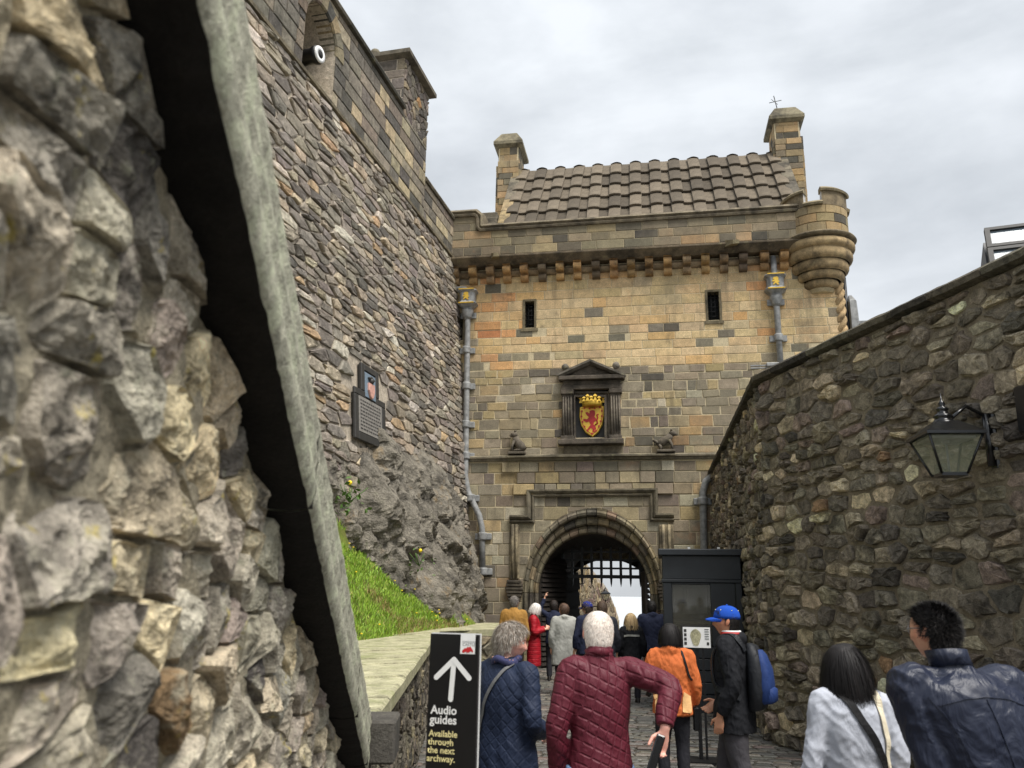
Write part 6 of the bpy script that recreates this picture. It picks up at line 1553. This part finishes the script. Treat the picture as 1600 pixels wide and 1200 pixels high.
# 2 navy quilted coat, woman turning right
BLU = fabric('navy_quilted_coat_cloth', (30, 40, 62), rough=.68, quilt=[(42, .055), (-42, .055)], fold=.4, qd=.0022)
d = 5.4; P_ = person('grey-haired woman in a navy quilted coat turning to the right, beside the black sign', px_at(799, d), d, -42, 1.53,
    [((-.26, -.02, 1.1), (-.2, .18, .98)), ((.27, -.04, 1.1), (.16, .2, 1.0))], dict(name='coat', mat=BLU, thick=.026, fold=.008, fs=7), dict(mat=DN), ('curly', [(168, 158, 146), (130, 118, 106), (196, 188, 178), (110, 98, 86)], 8000, .003),
    look=(-56, -6, 0), build=1.1, voxel=.009, near=True, skin=(226, 176, 158), hem=.6, flare=1.12, headscale=1.0)
SCARF = fabric('patterned_scarf', (58, 60, 92), rough=.9, fold=.8)
mb = MB(); mb.tube([P_['tf']((.085 * math.cos(a), -.01 + .085 * math.sin(a), 1.475 + .015 * math.sin(3 * a))) for a in [2 * math.pi * q / 20 for q in range(21)]], .022, 8); sc2 = mb.build('scarf', SCARF, P_['r'], smooth=True)
mb = MB(); rg = random.Random(3)
for q in range(70):
    a = rg.random() * 6.28; P0 = P_['tf']((.098 * math.cos(a), -.01 + .098 * math.sin(a), 1.475 + rg.uniform(-.014, .024))); mb.sphere(P0, .0042, 5, 3)
mb.build('scarf_spots', M['pink'], sc2)
STRAPG = fabric('grey_webbing', (104, 104, 104), rough=.8)
strap(P_, [(.1, -.05, 1.47), (.03, -.16, 1.38), (-.08, -.2, 1.2), (-.18, -.2, 1.0), (-.24, -.14, .8), (-.26, -.1, .7)], .022, 'bag_strap', STRAPG, P_['r'])

# 3 pale sweater, dark bob
SWT = fabric('pale_grey_sweater_knit', (176, 180, 190), rough=.95, fold=.35, fine=400)
d = 4.4; P_ = person('woman with a dark bob in a pale grey sweater with crossed bag straps', px_at(1304, d), d, 2, 1.49,
    [((-.25, -.03, 1.1), (-.285, .03, .86)), ((.245, -.02, 1.1), (.22, .06, .86))], dict(name='sweater', mat=SWT, thick=.025, fold=.012, fs=7), dict(mat=DN), ('bob', [(22, 19, 19), (30, 26, 26), (14, 12, 13)], 5200, .0035),
    look=(-66, 6, 0), build=1.0, voxel=.008, near=True, skin=(214, 166, 138), hem=.8, headscale=.95)
BST = fabric('black_webbing', (22, 22, 24), rough=.7); CRM = fabric('cream_canvas', (214, 204, 180), rough=.9)
strap(P_, [(-.09, -.06, 1.455), (0, -.15, 1.33), (.1, -.16, 1.14), (.19, -.1, .98)], .036, 'bag_strap', BST, P_['r'])
strap(P_, [(.12, -.02, 1.45), (.135, -.1, 1.38), (.175, -.15, 1.2), (.2, -.15, 1.06), (.215, -.13, .98)], .034, 'tote_strap', CRM, P_['r'])
mb = MB(); fr = lambda a, b, c: P_['k'] * Vector((.235 + a, -.12 + b, .98 + c)); mb.loft([[fr(a * q, b * q2, c) for a, b in ((-.07, -.04), (.07, -.05), (.08, .03), (-.07, .04))] for c, q, q2 in ((.0, .6, .4), (-.03, .95, .9), (-.2, 1.05, 1.2), (-.36, 1, 1.1), (-.37, .8, .6))], smooth=False); mb.build('tote_bag', CRM, P_['r'])

# 4 navy leather jacket
LEA = fabric('navy_leather', (30, 36, 54), rough=.46, fold=.8, scale=8, spec=.4, fine=420, fbump=.2)
d = 3.5; P_ = person('man in a shiny navy leather jacket and glasses at the right edge', px_at(1512, d), d, 6, 1.705,
    [((-.28, -.02, 1.1), (-.28, .05, .86)), ((.34, -.02, 1.13), (.33, .2, 1.0))], dict(name='jacket', mat=LEA, thick=.026, fold=.011, fs=7, collar=.02), dict(mat=DN), ('spiky', [(20, 18, 18), (34, 30, 28), (12, 11, 12)], 6000, .003),
    look=(22, 0, 4), lean=(-.27, .05), build=1.28, voxel=.008, near=True, skin=(204, 154, 126), hem=.84, collar=(1.462, .062, LEA), headscale=.92)
for pts in ([(-.2, -.14, 1.33), (-.1, -.17, 1.36), (0, -.17, 1.37), (.1, -.17, 1.36), (.2, -.14, 1.33)], [(0, -.17, 1.36), (0, -.17, 1.2), (0, -.17, 1.0), (0, -.17, .88)], [(-.2, -.1, 1.36), (-.17, -.15, 1.25), (-.15, -.16, 1.1), (-.14, -.16, .9)], [(.2, -.1, 1.36), (.17, -.15, 1.25), (.15, -.16, 1.1), (.14, -.16, .9)]):
    strap(P_, [P_['tf'](p) / P_['k'] for p in pts], .005, 'seam', LEA, P_['jo'], .0005, thick=.0035)
mb = MB(); T = P_['T']
for s in (-1, 1):
    mb.tube([T((s * (.034 + .024 * math.cos(a)), .097 - .012 * abs(math.cos(a)) * (1 if math.cos(a) > 0 else .2), .010 + .018 * math.sin(a))) for a in [2 * math.pi * q / 16 for q in range(17)]], .0018, 5); mb.tube([T((s * .058, .092, .014)), T((s * .078, .03, .016)), T((s * .08, -.012, .012))], .0019, 5)
mb.tube([T((-.01, .106, .014)), T((.01, .106, .014))], .0016, 5); mb.build('glasses', M['lead'], P_['r'])

# 5 blue cap, black jacket, rucksack
BLK = fabric('black_softshell', (26, 27, 31), rough=.8, fold=.7, spec=.2); GRY = fabric('charcoal_trousers_cloth', (64, 62, 66), rough=.85)
CAPM = fabric('royal_blue_cap_cotton', (34, 76, 168), rough=.9, fold=.25, spec=.15)
d = 7.0; P_ = person('man in a bright blue baseball cap and black jacket walking left with a rucksack', px_at(1133, d), d, 62, 1.64,
    [((-.25, -.06, 1.1), (-.235, .06, .87)), ((.25, -.02, 1.1), (.2, .18, .93))], dict(name='jacket', mat=BLK, thick=.026, fold=.01, fs=8), dict(mat=GRY, w=1.12), ('crop', [(24, 22, 22), (40, 36, 34)], 2600, .004),
    look=(12, 2, 0), build=1.1, voxel=.009, near=True, skin=(196, 142, 112), hem=.72, cap=CAPM, walk=.16, hood=True, hands=(dict(dir=(.05, .15, -1), pal=(1, .1, 0), curl=.4, sgn=-1), None))
mb = MB(); mb.tube([P_['tf']((.075 * math.cos(a), -.004 + .078 * math.sin(a), 1.49)) for a in [2 * math.pi * q / 20 for q in range(21)]], .014, 8); mb.build('red_collar', M['gules'], P_['r'], smooth=True)
mb = MB(); mb.tube([P_['tf']((.072 * math.cos(a), -.004 + .075 * math.sin(a), 1.508)) for a in [2 * math.pi * q / 20 for q in range(21)]], .009, 8); mb.build('white_collar', M['white'], P_['r'], smooth=True)
RS = fabric('blue_rucksack_nylon', (32, 54, 104), rough=.7); RG = fabric('black_rucksack_nylon', (30, 32, 36), rough=.55)
Mz = P_['r'].rotation_euler.to_matrix(); L0 = P_['r'].location.copy()
rk = root('rucksack', L0 + Mz @ Vector((0, -.25, .95)), 'blue and black rucksack on the back of the man in the blue cap', 'bag')
def rsec(z, hw, d0, d1, n=16): return [L0 + Mz @ (Vector((hw * math.copysign(abs(math.cos(a)) ** .6, math.cos(a)), -(d0 + (d1 - d0) * .5) + (d1 - d0) * .5 * math.copysign(abs(math.sin(a)) ** .7, math.sin(a)), z)) * P_['k']) for a in [2 * math.pi * q / n for q in range(n)]]
mb = MB(); mb.loft([rsec(z, h, .135, e) for z, h, e in ((.9, .1, .22), (.92, .13, .26), (1.05, .145, .28), (1.2, .14, .28), (1.33, .12, .25), (1.4, .085, .21), (1.42, .04, .17))]); mb.build('main_bag', RG, rk, smooth=True)
mb = MB(); mb.loft([rsec(z, h, .21, e) for z, h, e in ((.95, .085, .27), (.98, .115, .315), (1.1, .125, .33), (1.22, .115, .32), (1.33, .09, .28), (1.37, .045, .25))]); mb.build('front_pocket', RS, rk, smooth=True)
mb = MB(); mb.loft([rsec(z, h, .25, e) for z, h, e in ((.96, .085, .32), (.98, .1, .35), (1.07, .095, .35), (1.09, .08, .32))]); mb.build('lower_pocket', RS, rk, smooth=True)
for s in (-1, 1):
    o_ = strap(P_, [(s * .1, -.13, 1.36), (s * .12, -.06, 1.47), (s * .125, .08, 1.42), (s * .13, .15, 1.25), (s * .16, .1, 1.08), (s * .17, -.1, 1.0)], .045, 'shoulder_strap', RG, P_['r'], .008, thick=.01)

# 6 orange jacket
ORA = fabric('orange_waterproof', (196, 104, 54), rough=.8, fold=.7); ORP = fabric('apricot_panel', (226, 180, 124), rough=.7)
d = 8.0; P_ = person('dark-haired person in an orange jacket half hidden behind the man in burgundy', px_at(1042, d), d, -6, 1.46,
    [((-.28, -.02, 1.13), (-.16, .18, 1.02)), ((.25, -.03, 1.1), (.235, .05, .9))], dict(name='jacket', mat=ORA, thick=.022, fold=.01, fs=8), dict(mat=DN), ('ear', [(18, 16, 16), (30, 26, 26)], 2600, .005),
    look=(8, -4, 0), build=1.08, voxel=.011, skin=(206, 158, 130), hem=.8, hood=True)
mb = MB(); fr = P_['r']
for s in (-1, 1):
    for z0 in (.9,):
        strap(P_, [(s * .17, -.12, 1.02), (s * .16, -.15, .95), (s * .15, -.16, .84)], .09, 'pale_panel', ORP, P_['jo'], .002, thick=.003)
strap(P_, [(.08, .0, 1.46), (.13, -.1, 1.35), (.2, -.1, 1.15)], .02, 'bag_strap', BST, P_['r'])
mb = MB(); w_ = P_['wr'][1][2]; mb.box(lambda a, b, c: w_ + Vector((a, b, c)), -.02, .04, -.05, .05, -.22, -.02, None, .012); mb.build('camera_pouch', M['gloss_black'], P_['r'])

# 7-14 the people at the arch
MUS = fabric('mustard_corduroy', (156, 116, 58), rough=.9); PUF = fabric('red_padded_coat_cloth', (158, 22, 36), rough=.6, quilt=[(0, .07)], fold=.3); GCO = fabric('pale_grey_coat_cloth', (158, 158, 152), rough=.85); NAV = fabric('navy_hoodie_cotton', (28, 34, 56), rough=.85)
vx = .016
d = 16.4; person('grey-haired man in a mustard yellow jacket left of the arch', px_at(808, d), d, -12, 1.68, HANG, dict(name='jacket', mat=MUS, fold=.008), dict(mat=DN), ('short', [(120, 114, 108), (90, 84, 80)], 900, .01), look=(-20, 0, 0), build=1.12, voxel=vx)
d = 16.8; person('white-haired woman in a long red padded coat by the gate leaf', px_at(838, d), d, -95, 1.54, [((-.24, .02, 1.12), (-.08, .24, 1.2)), ((.24, .02, 1.12), (.08, .24, 1.18))], dict(name='coat', mat=PUF, thick=.03, fold=.006), dict(mat=DN), ('ear', [(230, 226, 220), (214, 208, 202)], 900, .01), look=(0, -18, 0), build=1.05, voxel=vx, hem=.42, flare=1.0)
d = 15.6; person('woman in a pale grey hooded coat with her back turned, under the arch', px_at(883, d), d, 6, 1.56, HANG, dict(name='coat', mat=GCO, fold=.008, thick=.022), dict(mat=DN), ('short', [(96, 74, 60), (74, 56, 46)], 800, .01), look=(30, 22, 0), build=1.12, voxel=vx, hem=.55, flare=1.12, hood=True)
d = 18.0; person('person in navy raising one hand beside the woman in grey', px_at(868, d), d, 0, 1.6, [((-.3, .06, 1.5), (-.2, .1, 1.76)), HANG[1]], dict(name='top', mat=NAV), dict(mat=DN), ('short', [(40, 32, 28)], 700, .01), voxel=vx)
d = 15.0; person('person in a dark blue cap standing behind the man in burgundy', px_at(919, d), d, 20, 1.6, HANG, dict(name='jacket', mat=NAV), dict(mat=DN), ('short', [(60, 48, 40)], 600, .01), look=(25, 0, 0), voxel=vx, cap=fabric('dark_blue_cap_cotton', (36, 44, 112), rough=.8))
d = 14.0; person('brown-haired person in a dark coat behind the man in burgundy', px_at(941, d), d, 0, 1.62, HANG, dict(name='coat', mat=fabric('dark_slate_coat_cloth', (38, 40, 48), rough=.8)), dict(mat=DN), ('short', [(82, 66, 52), (66, 52, 42)], 800, .01), voxel=vx, build=1.05, hem=.6)
d = 14.6; P_ = person('blonde woman in a black jacket with a pale stripe, seen in the arch', px_at(984, d), d, 0, 1.42, HANG, dict(name='jacket', mat=BLK, thick=.024), dict(mat=DN), ('long', [(196, 172, 130), (168, 142, 104)], 900, .009), voxel=vx, hood=True)
strap(P_, [(-.17, -.12, 1.28), (0, -.16, 1.29), (.17, -.12, 1.28)], .03, 'pale_stripe', GCO, P_['jo'], .004)
d = 15.6; person('man in a navy hooded top standing left of the kiosk', px_at(1016, d), d, 0, 1.63, [((-.3, .02, 1.14), (-.14, .22, 1.05)), HANG[1]], dict(name='hoodie', mat=NAV, thick=.024), dict(mat=DN), ('short', [(26, 23, 22)], 700, .01), voxel=vx, build=1.2, hood=True)
